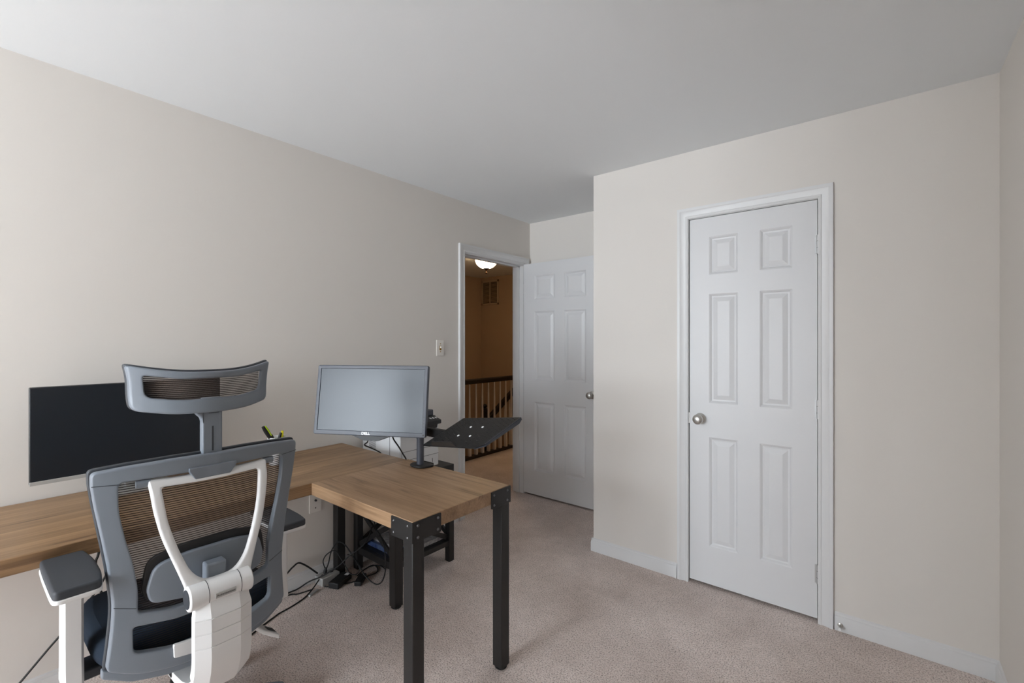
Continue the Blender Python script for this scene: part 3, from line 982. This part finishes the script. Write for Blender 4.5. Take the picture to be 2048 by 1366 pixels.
plate('hinge_flange', fillet([(-0.056, 1.184), (-0.024, 1.184), (-0.024, 1.112), (-0.030, 1.134), (-0.040, 1.142)], [0.004, 0, 0, 0.008, 0.008], 4), [], 0.026, 0.004, lambda u, v, w: (0.908 + w, YCH + u, v), M['greypl'], post_o, 0)
MB().lathe([(0.0055, 0), (0.0050, 0.0012)], (0.9206, YCH - 0.040, 1.155), (1, 0, 0), 16).build('hinge_hole', M['greydk'], post_o)
MB().box(0.9195, 0.9203, YCH - 0.010, YCH + 0.018, 1.1445, 1.1458).build('knuckle_seam', M['greydk'], post_o)

# arm rests
def arm(s, yc, zt, xc):
    def AP(u, v, w): return (xc + u, yc + v, zt - 0.011 + w)
    o1 = [(-0.152, -0.048), (-0.060, -0.050), (0.080, -0.050), (0.124, -0.048), (0.124, 0.044), (0.060, 0.054), (-0.060, 0.056), (-0.152, 0.046)]
    pad = plate('armrest', fillet(o1, [0.014, 0.03, 0.03, 0.014, 0.014, 0.04, 0.04, 0.014], 4), [], 0.024, 0.006, AP, M['armpad'], chair, 0)
    plate('arm_plate', fillet([(u * 1.015, v * 1.03) for u, v in o1], 0.02, 4), [], 0.012, 0.003, lambda u, v, w: (xc + u, yc + v, zt - 0.027 + w), M['whitepl'], pad, 0)
    st = MB()
    rings = []
    for zz, g in ((zt - 0.031, 0.0), (0.55, 0.002), (0.46, 0.004), (0.40, 0.010)):
        rings.append([(0.715 + a, yc + 0.008 * -s + b, zz) for a, b in ((-0.020 - g, -0.022), (0.034 + g, -0.022), (0.040 + g, -0.016), (0.040 + g, 0.016), (0.034 + g, 0.022), (-0.020 - g, 0.022))])
    st.loft(rings)
    st.build('arm_post', M['whitepl'], pad, smooth=28)
    ab = MB(); ab.bar((0.715, yc, 0.415), (0.66, YCH + s * 0.10, 0.385), 0.085, 0.03)
    ab.build('arm_bracket', M['greydk'], pad, bevel=0.005)
arm(-1, 0.214, 0.733, 0.782); arm(1, 0.800, 0.700, 0.715)

# seat
def SE(u, v, w):
    d = 0.012 * (v / 0.25) ** 2
    x = 0.63 + u
    drop = -0.05 * max(0.0, (0.46 - x) / 0.1) ** 2
    return (x, YCH + v, 0.470 + w - d * (1 if w > 0 else 0) + drop)
plate('seat', fillet([(-0.24, -0.22), (-0.10, -0.25), (0.12, -0.25), (0.215, -0.225), (0.215, 0.225), (0.12, 0.25), (-0.10, 0.25), (-0.24, 0.22)], 0.06, 5), [], 0.085, 0.032, SE, M['fabric'], chair, 0.05, 60)
plate('seat_shell', fillet([(-0.22, -0.20), (0.20, -0.21), (0.20, 0.21), (-0.22, 0.20)], 0.06, 5), [], 0.03, 0.01, lambda u, v, w: (0.63 + u, YCH + v, 0.413 + w), M['greydk'], chair, 0)
MB().box(0.53, 0.78, YCH - 0.07, YCH + 0.07, 0.30, 0.40).build('tilt_mechanism', M['blackpl'], chair, bevel=0.012)
# paddle lever
lv = MB()
lv.loft([[(0.83 + a, y, zz + b) for a, b in ((-w2, -0.010), (w2, -0.010), (w2, 0.006), (-w2, 0.006))] for y, zz, w2 in ((0.59, 0.430, 0.016), (0.645, 0.405, 0.022), (0.685, 0.365, 0.030), (0.735, 0.328, 0.034))])
lev = lv.build('tilt_lever', M['whitepl'], chair, bevel=0.003)
MB().loft([[(0.83 + a, y, zz + 0.0075) for a in (-0.016, 0.016)] + [(0.83 + a, y, zz + 0.0065) for a in (0.016, -0.016)] for y, zz in ((0.705, 0.3502), (0.732, 0.3302))]).build('lever_label', M['blackpl'], lev)
# gas lift, base, casters
MB().lathe([(0.030, 0.06), (0.030, 0.20), (0.016, 0.205), (0.016, 0.31)], (0.62, YCH, 0.0), n=20).build('gas_lift', M['blackpl'], chair, smooth=40)
MB().lathe([(0.055, 0.07), (0.055, 0.12), (0.035, 0.14)], (0.62, YCH, 0.0), n=20).build('base_hub', M['greypl'], chair, smooth=40)
for k in range(5):
    a = R(62 + 72 * k)
    d = Vector((math.cos(a), math.sin(a), 0)); n = Vector((-d.y, d.x, 0))
    c = Vector((0.62, YCH, 0))
    m = MB()
    rings = []
    for r, w, zt, zb in ((0.03, 0.030, 0.118, 0.075), (0.16, 0.024, 0.108, 0.078), (0.30, 0.018, 0.090, 0.068), (0.32, 0.014, 0.086, 0.068)):
        p = c + d * r
        rings.append([p + n * w + Vector((0, 0, zb)), p + n * w * 0.8 + Vector((0, 0, zt)), p - n * w * 0.8 + Vector((0, 0, zt)), p - n * w + Vector((0, 0, zb))])
    m.loft(rings)
    bo = m.build('base_arm', M['greypl'], chair, bevel=0.004)
    cc = c + d * 0.305
    for s in (-1, 1):
        MB().lathe([(0.012, 0), (0.028, 0.001), (0.030, 0.006), (0.028, 0.016), (0.010, 0.018)], cc + n * (0.004 * s) + Vector((0, 0, 0.030)), n * s, 18).build('caster_wheel', M['blackpl'], bo, smooth=40)
    MB().tube([cc + Vector((0, 0, 0.03)), cc + Vector((0, 0, 0.072))], 0.008, 10).build('caster_stem', M['greydk'], bo)

# ================================================================== MONITOR BY THE WALL
lm = empty('monitor', (0.12, 0.485, DZ), 'wide dark monitor with silver chin standing against the long wall', 'monitor')
mt = Matrix.Translation((0.165, 0.0, 0.0))
y0, y1, zb, zt = 0.1835, 0.785, 0.848, 1.198
MB().box(0.135, 0.160, y0, y1, zb, zt).build('housing', M['blackpl'], lm, bevel=0.003)
MB().box(0.160, 0.1625, y0 + 0.002, y1 - 0.002, zb + 0.014, zt - 0.002).build('screen', M['screen_dark'], lm)
MB().box(0.160, 0.164, y0, y1, zb, zb + 0.0135).build('chin', M['silver'], lm, bevel=0.001)
MB().box(0.095, 0.115, 0.455, 0.515, DZ + 0.010, 1.06).build('stand_neck', M['silver'], lm, bevel=0.004)
MB().box(0.115, 0.135, 0.42, 0.55, 0.97, 1.07).build('stand_mount', M['silver'], lm, bevel=0.004)
plate('stand_foot', fillet([(0.03, 0.36), (0.21, 0.36), (0.21, 0.61), (0.03, 0.61)], 0.03, 4), [], 0.010, 0.003, lambda u, v, w: (u, v, DZ + 0.0055 + w), M['silver'], lm, 0)

# ================================================================== MONITOR ARM WITH LAPTOP TRAY
PX, PY = 0.777, 1.437
ma = empty('monitor_mount', (PX, PY, DZ), 'black clamp-on pole mount holding a monitor and a laptop tray', 'monitor mount')
o = fillet([(-0.052, -0.012), (-0.040, -0.040), (0.0, -0.050), (0.042, -0.040), (0.060, 0.0), (0.060, 0.044), (-0.046, 0.044)], 0.02, 4)
plate('base_plate', o, [], 0.010, 0.003, lambda u, v, w: (PX + u, PY + v * 0.9 + 0.002, DZ + 0.0075 + w), M['blackpl'], ma, 0)
MB().box(PX - 0.035, PX + 0.035, 1.4845, 1.492, DZ - 0.09, DZ + 0.012).build('clamp', M['blackpl'], ma, bevel=0.002)
MB().tube([(PX, PY, DZ + 0.008), (PX, PY, 1.16)], 0.0175, 24).build('pole', M['bezel'], ma, bevel=0.002, smooth=40)
# ---- monitor pose
MC = Vector((0.632, 1.255, 1.0855))
def rotm(yaw, pit, rol):
    return Matrix.Rotation(yaw, 3, 'Z') @ Matrix.Rotation(pit, 3, 'X') @ Matrix.Rotation(rol, 3, 'Y')
MR = rotm(R(28.17), R(-7.49), R(-0.06))
def MP(u, v, w):   # u right, v up, w towards the viewer
    return MC + MR @ Vector((u, -w, v))
# arm to the monitor and arm to the tray
mback = MP(0, 0.0, -0.075)
elbow = Vector((0.60, 1.478, 1.06))
a1 = MB(); a1.bar((PX, PY, 1.05), elbow, 0.03, 0.045)
a1.build('monitor_link', M['blackpl'], ma, bevel=0.006)
a2 = MB(); a2.bar(elbow + Vector((0, 0, 0.0)), mback, 0.028, 0.04)
a2.build('monitor_link', M['blackpl'], ma, bevel=0.006)
MB().tube([elbow - Vector((0, 0, 0.03)), elbow + Vector((0, 0, 0.03))], 0.02, 18).build('elbow_joint', M['blackpl'], ma, bevel=0.003, smooth=40)
vp = MB()
vp.add([MP(*p) for p in ((-0.055, -0.055, -0.066), (0.055, -0.055, -0.066), (0.055, 0.055, -0.066), (-0.055, 0.055, -0.066), (-0.055, -0.055, -0.060), (0.055, -0.055, -0.060), (0.055, 0.055, -0.060), (-0.055, 0.055, -0.060))],
       [(0, 3, 2, 1), (4, 5, 6, 7), (0, 1, 5, 4), (1, 2, 6, 5), (2, 3, 7, 6), (3, 0, 4, 7)])
vp.build('mount_plate', M['blackpl'], ma)
# ---- tray
TC = Vector((1.209, 1.340, 0.995))
ex = Vector((0.988, -0.092, 0.125)).normalized()
ez = Vector((0.045, 0.939, 0.341)); ez = (ez - ex * ez.dot(ex)).normalized()
en = ex.cross(ez)
def TP(u, v, w):
    return TC + ex * u + ez * v + en * w
TW, TH = 0.36, 0.246
to = fillet([(-TW / 2, -TH / 2), (TW / 2 - 0.03, -TH / 2), (TW / 2, -TH / 2 + 0.03), (TW / 2, TH / 2), (-TW / 2, TH / 2)], [0.006, 0.004, 0.004, 0.01, 0.006], 3)
holes = []
for i in range(19):
    for j in range(11):
        u = -0.162 + i * 0.018
        v = -0.098 + j * 0.020 + (0.010 if i % 2 else 0.0)
        if abs(u) < 0.060 and abs(v) < 0.070: continue
        if v > 0.112 or (u > 0.14 and v < -0.07) or (v < -0.085 and abs(u + 0.04) < 0.1): continue
        holes.append([(u - 0.0045, v), (u - 0.003, v - 0.0018), (u + 0.003, v - 0.0018), (u + 0.0045, v), (u + 0.003, v + 0.0018), (u - 0.003, v + 0.0018)])
tray = plate('laptop_tray', to, holes, 0.004, 0.0008, lambda u, v, w: TP(u, v, w), M['blackmetal'], ma, 0)
sk = MB()
fl = []
for u, v, hgt in ((TW / 2 - 0.032, -TH / 2 + 0.001, 0.004), (TW / 2 - 0.002, -TH / 2 + 0.032, 0.008), (TW / 2 - 0.002, TH / 2 - 0.02, 0.016), (TW / 2 - 0.002, TH / 2, 0.008)):
    fl.append([TP(u - 0.002, v, 0.002), TP(u + 0.002, v, 0.002), TP(u + 0.002, v, -hgt), TP(u - 0.002, v, -hgt)])
sk.loft(fl)
sk.build('tray_flange', M['bezel'], tray)
lp = MB()
lw = [(-0.115, 0.0), (-0.105, 0.020), (0.02, 0.022), (0.045, 0.0)]
lp.loft([[TP(-0.0 + a, -TH / 2 + 0.004 + d, b) for a, b in lw] for d in (-0.003, 0.0)])
lp.build('stop_lip', M['iron'], tray)
for u in (-0.037, 0.037):
    for v in (-0.037, 0.037):
        MB().lathe([(0.0055, 0), (0.0045, 0.0025), (0.0, 0.003)], TP(u, v, 0.002), en, 12).build('screw', M['white'], tray, smooth=40)
tb = TP(0, 0, -0.03)
a3 = MB(); a3.bar((PX, PY, 0.935), (tb.x - 0.02, PY + 0.008, 0.935), 0.03, 0.040)
a3.build('tray_link', M['blackmetal'], ma, bevel=0.005)
a4 = MB(); a4.bar((tb.x - 0.02, PY + 0.008, 0.935), tb, 0.03, 0.034)
a4.build('tray_link', M['blackmetal'], ma, bevel=0.005)
MB().tube([(PX, PY, 0.905), (PX, PY, 0.965)], 0.026, 20).build('tray_collar', M['blackpl'], ma, bevel=0.003, smooth=40)
MB().tube([TP(0, 0, -0.034), TP(0, 0, -0.002)], 0.03, 20).build('tray_swivel', M['blackmetal'], tray, smooth=40)
MB().tube([(PX, PY, 1.02), (PX, PY, 1.085)], 0.026, 20).build('monitor_collar', M['blackpl'], ma, bevel=0.003, smooth=40)

# ---- monitor on the arm
W_, H_ = 0.566, 0.3305
rm = empty('monitor', MP(0, -H_ / 2, 0), 'thick-framed grey monitor with pale reflecting screen on the pole mount', 'monitor')
bz = fillet([(-W_ / 2, -H_ / 2), (W_ / 2, -H_ / 2), (W_ / 2, H_ / 2), (-W_ / 2, H_ / 2)], 0.010, 4)
sx, sb, st_ = W_ / 2 - 0.0175, -H_ / 2 + 0.0215, H_ / 2 - 0.0175
plate('bezel', bz, [[(-sx, sb), (sx, sb), (sx, st_), (-sx, st_)]], 0.022, 0.003, lambda u, v, w: MP(u, v, w - 0.011), M['bezel'], rm, 0)
scr = MB(); scr.add([MP(-sx - 0.001, sb - 0.001, -0.0035), MP(sx + 0.001, sb - 0.001, -0.0035), MP(sx + 0.001, st_ + 0.001, -0.0035), MP(-sx - 0.001, st_ + 0.001, -0.0035),
                      MP(-sx - 0.001, sb - 0.001, -0.008), MP(sx + 0.001, sb - 0.001, -0.008), MP(sx + 0.001, st_ + 0.001, -0.008), MP(-sx - 0.001, st_ + 0.001, -0.008)],
                     [(0, 1, 2, 3), (4, 7, 6, 5), (0, 4, 5, 1), (1, 5, 6, 2), (2, 6, 7, 3), (3, 7, 4, 0)])
scr.build('screen', M['screen_matte'], rm)
bk = MB()
bk.loft([[MP(u * a, v * b, d) for u, v in ((-1, -1), (1, -1), (1, 1), (-1, 1))] for a, b, d in ((W_ / 2 - 0.004, H_ / 2 - 0.004, -0.020), (W_ / 2 - 0.03, H_ / 2 - 0.02, -0.036), (0.16, 0.11, -0.058), (0.15, 0.10, -0.060))])
bk.build('back_cover', M['blackpl'], rm, bevel=0.004)
# lower bulge of the back cover seen under the bezel
bu = MB()
bu.loft([[MP(u, v, d) for u, v in ((-0.155, -H_ / 2 + 0.02), (-0.03, -H_ / 2 - 0.024), (0.035, -H_ / 2 - 0.024), (0.155, -H_ / 2 + 0.02))] for d in (-0.022, -0.052)])
bu.build('port_cover', M['blackpl'], rm)
text_part('lettering', 'DELL', 0.0165, lambda x, y, z_: MP(-0.012 + x * 1.15, -H_ / 2 + 0.0105 + y, 0.0003 + z_), M['white'], rm, 0.0003, 0.0009)
for k in range(5):
    v = -H_ / 2 + 0.035 + k * 0.0145
    MB().add([MP(W_ / 2 - 0.014, v, 0.0004), MP(W_ / 2 - 0.006, v, 0.0004), MP(W_ / 2 - 0.006, v + 0.0014, 0.0004), MP(W_ / 2 - 0.014, v + 0.0014, 0.0004)], [(0, 1, 2, 3)]).build('menu_button', M['blackpl'], rm)
MB().lathe([(0.004, 0), (0.004, 0.0006)], MP(W_ / 2 - 0.010, -H_ / 2 + 0.012, 0), (MP(0, 0, 1) - MP(0, 0, 0)), 14).build('power_button', M['blackpl'], rm)

# ================================================================== PRINTER STAND AND PRINTER
ps = empty('printer_stand', (0.235, 1.765, 0.0), 'black side table with crossed end braces holding the printer', 'side table')
sx0, sx1, sy0, sy1, sz = 0.035, 0.432, 1.540, 1.992, 0.600
MB().box(sx0, sx1, sy0, sy1, sz - 0.035, sz).build('table_top', M['iron'], ps, bevel=0.003)
for x in (sx0 + 0.02, sx1 - 0.02):
    for y in (sy0 + 0.02, sy1 - 0.02):
        MB().box(x - 0.02, x + 0.02, y - 0.02, y + 0.02, 0.0, sz - 0.035).build('leg', M['iron'], ps, bevel=0.002)
for y in (sy0 + 0.02, sy1 - 0.02):
    MB().bar((sx0 + 0.04, y, 0.15), (sx1 - 0.04, y, 0.345), 0.028, 0.012, up=(0, 1, 0)).build('cross_brace', M['iron'], ps)
    MB().bar((sx0 + 0.04, y + 0.008, 0.345), (sx1 - 0.04, y + 0.008, 0.15), 0.028, 0.012, up=(0, 1, 0)).build('cross_brace', M['iron'], ps)
    MB().box(sx0 + 0.04, sx1 - 0.04, y - 0.014, y + 0.014, 0.095, 0.135).build('rail', M['iron'], ps, bevel=0.002)
    MB().box(sx0 + 0.04, sx1 - 0.04, y - 0.010, y + 0.010, 0.345, 0.370).build('rail', M['iron'], ps, bevel=0.002)
for x in (sx0 + 0.02, sx1 - 0.02):
    MB().bar((x, sy0 + 0.04, 0.15), (x, sy1 - 0.04, 0.345), 0.028, 0.012, up=(1, 0, 0)).build('cross_brace', M['iron'], ps)
    MB().bar((x - 0.008, sy0 + 0.04, 0.345), (x - 0.008, sy1 - 0.04, 0.15), 0.028, 0.012, up=(1, 0, 0)).build('cross_brace', M['iron'], ps)
    MB().box(x - 0.014, x + 0.014, sy0 + 0.04, sy1 - 0.04, 0.100, 0.130).build('rail', M['iron'], ps, bevel=0.002)
    MB().box(x - 0.010, x + 0.010, sy0 + 0.04, sy1 - 0.04, 0.345, 0.370).build('rail', M['iron'], ps, bevel=0.002)
MB().box(sx0 + 0.03, sx1 - 0.03, sy0 + 0.03, sy1 - 0.03, 0.126, 0.136).build('shelf', M['blackpl'], ps)
single(MB().box(0.09, 0.30, 1.60, 1.75, 0.1365, 0.165), 'book', M['blue'], 'blue covered book lying on the lower shelf of the printer table', 'book', bevel=0.001)
single(MB().box(0.15, 0.39, 1.77, 1.94, 0.1365, 0.160), 'paper_stack', M['paper'], 'pale stack of printed paper on the printer table shelf', 'paper', bevel=0.001)
single(MB().box(0.12, 0.34, 1.62, 1.74, 0.1655, 0.178), 'leaflet_stack', M['paper'], 'printed leaflets lying on top of the blue book', 'paper', bevel=0.001)

pr = empty('printer', (0.22, 1.745, sz), 'white laser printer with dark scanner lid behind the monitor', 'printer')
px0, px1, py0, py1 = 0.035, 0.405, 1.60, 1.888
MB().box(px0, px1, py0, py1, sz + 0.012, 0.862).build('body', M['printer'], pr, bevel=0.006)
MB().box(px0 + 0.02, px1 - 0.02, py0 + 0.02, py1 - 0.02, sz, sz + 0.013).build('feet', M['blackpl'], pr)
MB().box(px0, px1, py0 + 0.005, py1 - 0.02, 0.862, 0.915).build('scanner', M['blackpl'], pr, bevel=0.006)
MB().box(px0 + 0.01, px1 - 0.005, py0 + 0.01, 1.852, 0.915, 0.952).build('scanner_lid', M['bezel'], pr, bevel=0.006)
cp_ = MB()
cp_.loft([[(0.40, y, 0.845), (0.432, y, 0.845), (0.440, y, 0.872), (0.470, y, 0.876), (0.470, y, 0.898), (0.40, y, 0.918)] for y in (1.62, 1.852)])
cpo = cp_.build('control_panel', M['blackpl'], pr, bevel=0.003)
for i, y in enumerate((1.70, 1.755, 1.79, 1.81, 1.83)):
    zz = 0.9045
    MB().add([(0.428, y, 0.9115), (0.446, y, 0.9063), (0.446, y + 0.012, 0.9063), (0.428, y + 0.012, 0.9115)], [(0, 1, 2, 3)]).build('panel_key', M['red' if i in (0, 1) else 'white'], cpo)
# seams of the paper drawers and panels
for zz in (0.735, 0.685):
    MB().box(px1 - 0.001, px1 + 0.0012, py0 + 0.012, py1 - 0.001, zz - 0.0009, zz + 0.0009).build('drawer_seam', M['seam'], pr)
MB().box(px1 - 0.001, px1 + 0.0012, py0 + 0.012, py0 + 0.0135, sz + 0.02, 0.735).build('drawer_seam', M['seam'], pr)
MB().box(0.310, 0.312, py0 - 0.0012, py0 + 0.001, sz + 0.02, 0.85).build('drawer_seam', M['seam'], pr)
for k in range(8):
    MB().box(0.108, 0.175, py0 - 0.0010, py0 + 0.001, 0.728 + k * 0.0062, 0.7300 + k * 0.0062).build('vent_slot', M['seam'], pr)
text_part('lettering', '1', 0.036, lambda x, y, z_: (px1 + 0.0008 + z_, 1.838 + x, 0.648 + y), M['blackpl'], pr, 0.0003)
for y in (1.715, 1.725, 1.84, 1.85):
    MB().box(px1, px1 + 0.001, y, y + 0.005, 0.800, 0.808).build('printed_mark', M['seam'], pr)

# ================================================================== CUP AND TOOLS
cx, cy = 0.20, 1.018
cup = MB(); cup.lathe([(0.030, 0.0), (0.034, 0.004), (0.041, 0.133), (0.041, 0.135), (0.0385, 0.135), (0.0315, 0.006), (0.0, 0.006)], (cx, cy, DZ + 0.0005), n=28)
single(cup, 'pen_cup', M['ceramic'], 'white cup holding tools on the desk behind the chair', 'cup', smooth=50)
pliers = empty('scissors', (cx, cy - 0.010, DZ + 0.008), 'dark handled scissors with lime edging standing in the white cup', 'scissors')
a, b = Vector((cx + 0.005, cy - 0.022, DZ + 0.115)), Vector((cx + 0.01, cy - 0.068, DZ + 0.195))
hm = MB(); hm.tube([a, a.lerp(b, 0.3), a.lerp(b, 0.7), b], [0.006, 0.009, 0.010, 0.007], 12)
ho_ = hm.build('handle', M['blackpl'], pliers, smooth=60)
off = Vector((0.004, 0.008, 0.004))
MB().tube([a.lerp(b, 0.35) + off, a.lerp(b, 0.7) + off, a.lerp(b, 0.98) + off], [0.004, 0.005, 0.003], 10).build('edging', M['green'], ho_, smooth=60)
MB().bar(a + (a - b) * 0.05, Vector((cx, cy + 0.006, DZ + 0.012)), 0.012, 0.003).build('blade', M['nickel'], pliers)
MB().tube([Vector((cx + 0.008, cy - 0.012, DZ + 0.115)), Vector((cx + 0.008, cy - 0.030, DZ + 0.150))], 0.006, 10).build('handle', M['blackpl'], pliers, smooth=60)
mk = MB(); mk.tube([(cx - 0.005, cy + 0.012, DZ + 0.010), (cx - 0.006, cy + 0.028, DZ + 0.138), (cx - 0.006, cy + 0.0305, DZ + 0.160)], [0.0055, 0.007, 0.0055], 12)
single(mk, 'highlighter', M['yellow'], 'bright yellow highlighter standing in the white cup', 'marker', smooth=50)
mk = MB(); mk.tube([(cx + 0.010, cy - 0.004, DZ + 0.010), (cx + 0.012, cy + 0.004, DZ + 0.120), (cx + 0.013, cy + 0.014, DZ + 0.155)], [0.005, 0.008, 0.006], 12)
single(mk, 'black_marker', M['blackpl'], 'short black marker leaning beside the yellow highlighter', 'marker', smooth=50)

# ================================================================== CABLES AND FLOOR CLUTTER
def cable(pts, r, name, label):
    return single(MB().tube(catmull(pts, 8), r, 8), name, M['blackcable'], label, 'cable', 'black cables under and on the desk', smooth=60)
cable([(0.556, 1.300, 0.915), (0.537, 1.310, 0.886), (0.498, 1.330, 0.857), (0.442, 1.350, 0.831), (0.424, 1.400, 0.804), (0.415, 1.440, 0.782), (0.398, 1.482, 0.752), (0.395, 1.486, 0.70)], 0.0035, 'monitor_cable', 'kinked black cable from the monitor bottom over the back desk edge')
cable([(0.686, 1.340, 0.915), (0.675, 1.360, 0.886), (0.657, 1.400, 0.845), (0.627, 1.450, 0.794), (0.604, 1.488, 0.752), (0.602, 1.490, 0.70)], 0.0035, 'monitor_cable', 'straight black cable slanting from the monitor toward the pole foot')
r = 0.0035
cable([(0.052, 1.354, 0.063), (0.051, 1.371, 0.097), (0.061, 1.381, 0.160), (0.089, 1.392, 0.207), (0.112, 1.403, 0.224), (0.153, 1.413, 0.215), (0.216, 1.424, 0.166), (0.260, 1.435, 0.126), (0.294, 1.445, 0.079), (0.344, 1.456, 0.053), (0.386, 1.467, 0.048), (0.418, 1.477, 0.078), (0.427, 1.488, 0.138), (0.404, 1.499, 0.232), (0.357, 1.509, 0.283), (0.279, 1.520, 0.338), (0.25, 1.525, 0.55)], r, 'floor_cable', 'large black cable loop hanging between the wall leg and printer table')
cable([(0.052, 1.354, 0.063), (0.042, 1.344, 0.112), (0.042, 1.360, 0.142), (0.076, 1.377, 0.171), (0.112, 1.383, 0.177), (0.148, 1.389, 0.148), (0.184, 1.395, 0.118), (0.218, 1.401, 0.082), (0.270, 1.407, 0.087), (0.299, 1.413, 0.122), (0.260, 1.418, 0.151), (0.207, 1.424, 0.163), (0.153, 1.430, 0.155)], 0.003, 'floor_cable', 'smaller curled black cable inside the large hanging loop')
cable([(0.03, 1.05, 0.006), (0.026, 1.155, 0.010), (0.026, 1.207, 0.010), (0.048, 1.258, 0.036), (0.117, 1.287, 0.073), (0.157, 1.316, 0.101), (0.214, 1.345, 0.146), (0.253, 1.375, 0.194), (0.283, 1.404, 0.221), (0.313, 1.433, 0.258), (0.311, 1.462, 0.286), (0.293, 1.491, 0.321), (0.279, 1.520, 0.343), (0.26, 1.52, 0.55)], 0.0038, 'floor_cable', 'long black cable rising from the baseboard across the loops to the desk')
cable([(0.03, 1.05, 0.006), (0.040, 1.156, 0.004), (0.064, 1.187, 0.004), (0.085, 1.255, 0.006)], r, 'floor_cable', 'short black cord on the carpet running into the silver connector')
cable([(0.34, 0.70, r), (0.23, 0.90, r), (0.172, 1.029, r), (0.166, 1.049, r), (0.153, 1.121, r), (0.127, 1.194, r), (0.088, 1.259, 0.010), (0.060, 1.330, 0.050)], r, 'floor_cable', 'black cord sweeping over the carpet from behind the chair')
cable([(0.026, 1.120, 0.092), (0.026, 1.160, 0.126), (0.026, 1.181, 0.140), (0.026, 1.212, 0.150), (0.028, 1.257, 0.116), (0.034, 1.315, 0.055)], 0.0045, 'floor_cable', 'thick black plug lead arching against the baseboard')
cable([(0.105, 1.317, r), (0.132, 1.345, r), (0.186, 1.448, r), (0.190, 1.513, r), (0.198, 1.584, r), (0.162, 1.621, r), (0.104, 1.630, r), (0.110, 1.566, r), (0.141, 1.499, r)], 0.003, 'floor_cable', 'flat loop of black cord on the carpet beside the small power brick')
cable([(0.030, 0.10, 0.02), (0.030, 0.17, 0.10), (0.030, 0.242, 0.184), (0.030, 0.270, 0.215), (0.030, 0.318, 0.272), (0.030, 0.40, 0.38), (0.030, 0.46, 0.55), (0.030, 0.47, 0.70)], 0.004, 'wall_cable', 'black cable slanting down the wall under the desk behind the left armrest')
cable([(0.300, 0.360, 0.709), (0.300, 0.348, 0.609), (0.300, 0.344, 0.585), (0.300, 0.338, 0.559), (0.300, 0.345, 0.48), (0.290, 0.37, 0.40)], 0.004, 'hanging_cable', 'black cable hanging below the desk edge between armrest and backrest')
cable([(0.099, 1.600, r), (0.120, 1.640, r), (0.151, 1.654, r), (0.208, 1.645, r)], 0.003, 'floor_cable', 'short black cord end under the printer table shelf')
pg = MB(); pg.tube([(0.052, 1.350, 0.047), (0.052, 1.352, 0.062), (0.052, 1.355, 0.078)], [0.009, 0.010, 0.005], 12)
single(pg, 'cable_plug', M['blackpl'], 'black plug standing on the silver box by the baseboard', 'plug', smooth=50)
br = MB(); mtx = Matrix.Translation((0.135, 1.395, 0)) @ Matrix.Rotation(R(25), 4, 'Z')
br.box(-0.032, 0.032, -0.065, 0.065, 0.0, 0.034, mtx)
brick = empty('power_brick', (0.135, 1.395, 0.0), 'black laptop power brick lying on the carpet', 'power adapter')
br.build('case', M['blackpl'], brick, bevel=0.005)
MB().box(0.005, 0.028, 0.03, 0.055, 0.034, 0.0345, mtx).build('rating_label', M['white'], brick)
m2 = Matrix.Translation((0.21, 1.475, 0)) @ Matrix.Rotation(R(40), 4, 'Z')
single(MB().box(-0.02, 0.02, -0.05, 0.05, 0.0, 0.026, m2), 'power_brick', M['blackpl'], 'smaller black power brick nearest the printer table', 'power adapter', bevel=0.004)
m3 = Matrix.Translation((0.050, 1.36, 0.0)) @ Matrix.Rotation(R(4), 4, 'Z')
hubx = empty('network_box', (0.05, 1.36, 0.0), 'flat silver box on the floor against the baseboard', 'network box')
MB().box(-0.030, 0.045, -0.055, 0.055, 0.0, 0.045, m3).build('case', M['silver'], hubx, bevel=0.004)
MB().lathe([(0.012, 0.0), (0.010, 0.004)], (0.055, 1.385, 0.045), n=14).build('dark_button', M['blackpl'], hubx)
cn = MB(); cn.bar((0.135, 1.215, 0.006), (0.112, 1.275, 0.006), 0.014, 0.010)
single(cn, 'cable_connector', M['silver'], 'small silver inline connector on the cords under the desk', 'connector', bevel=0.002)
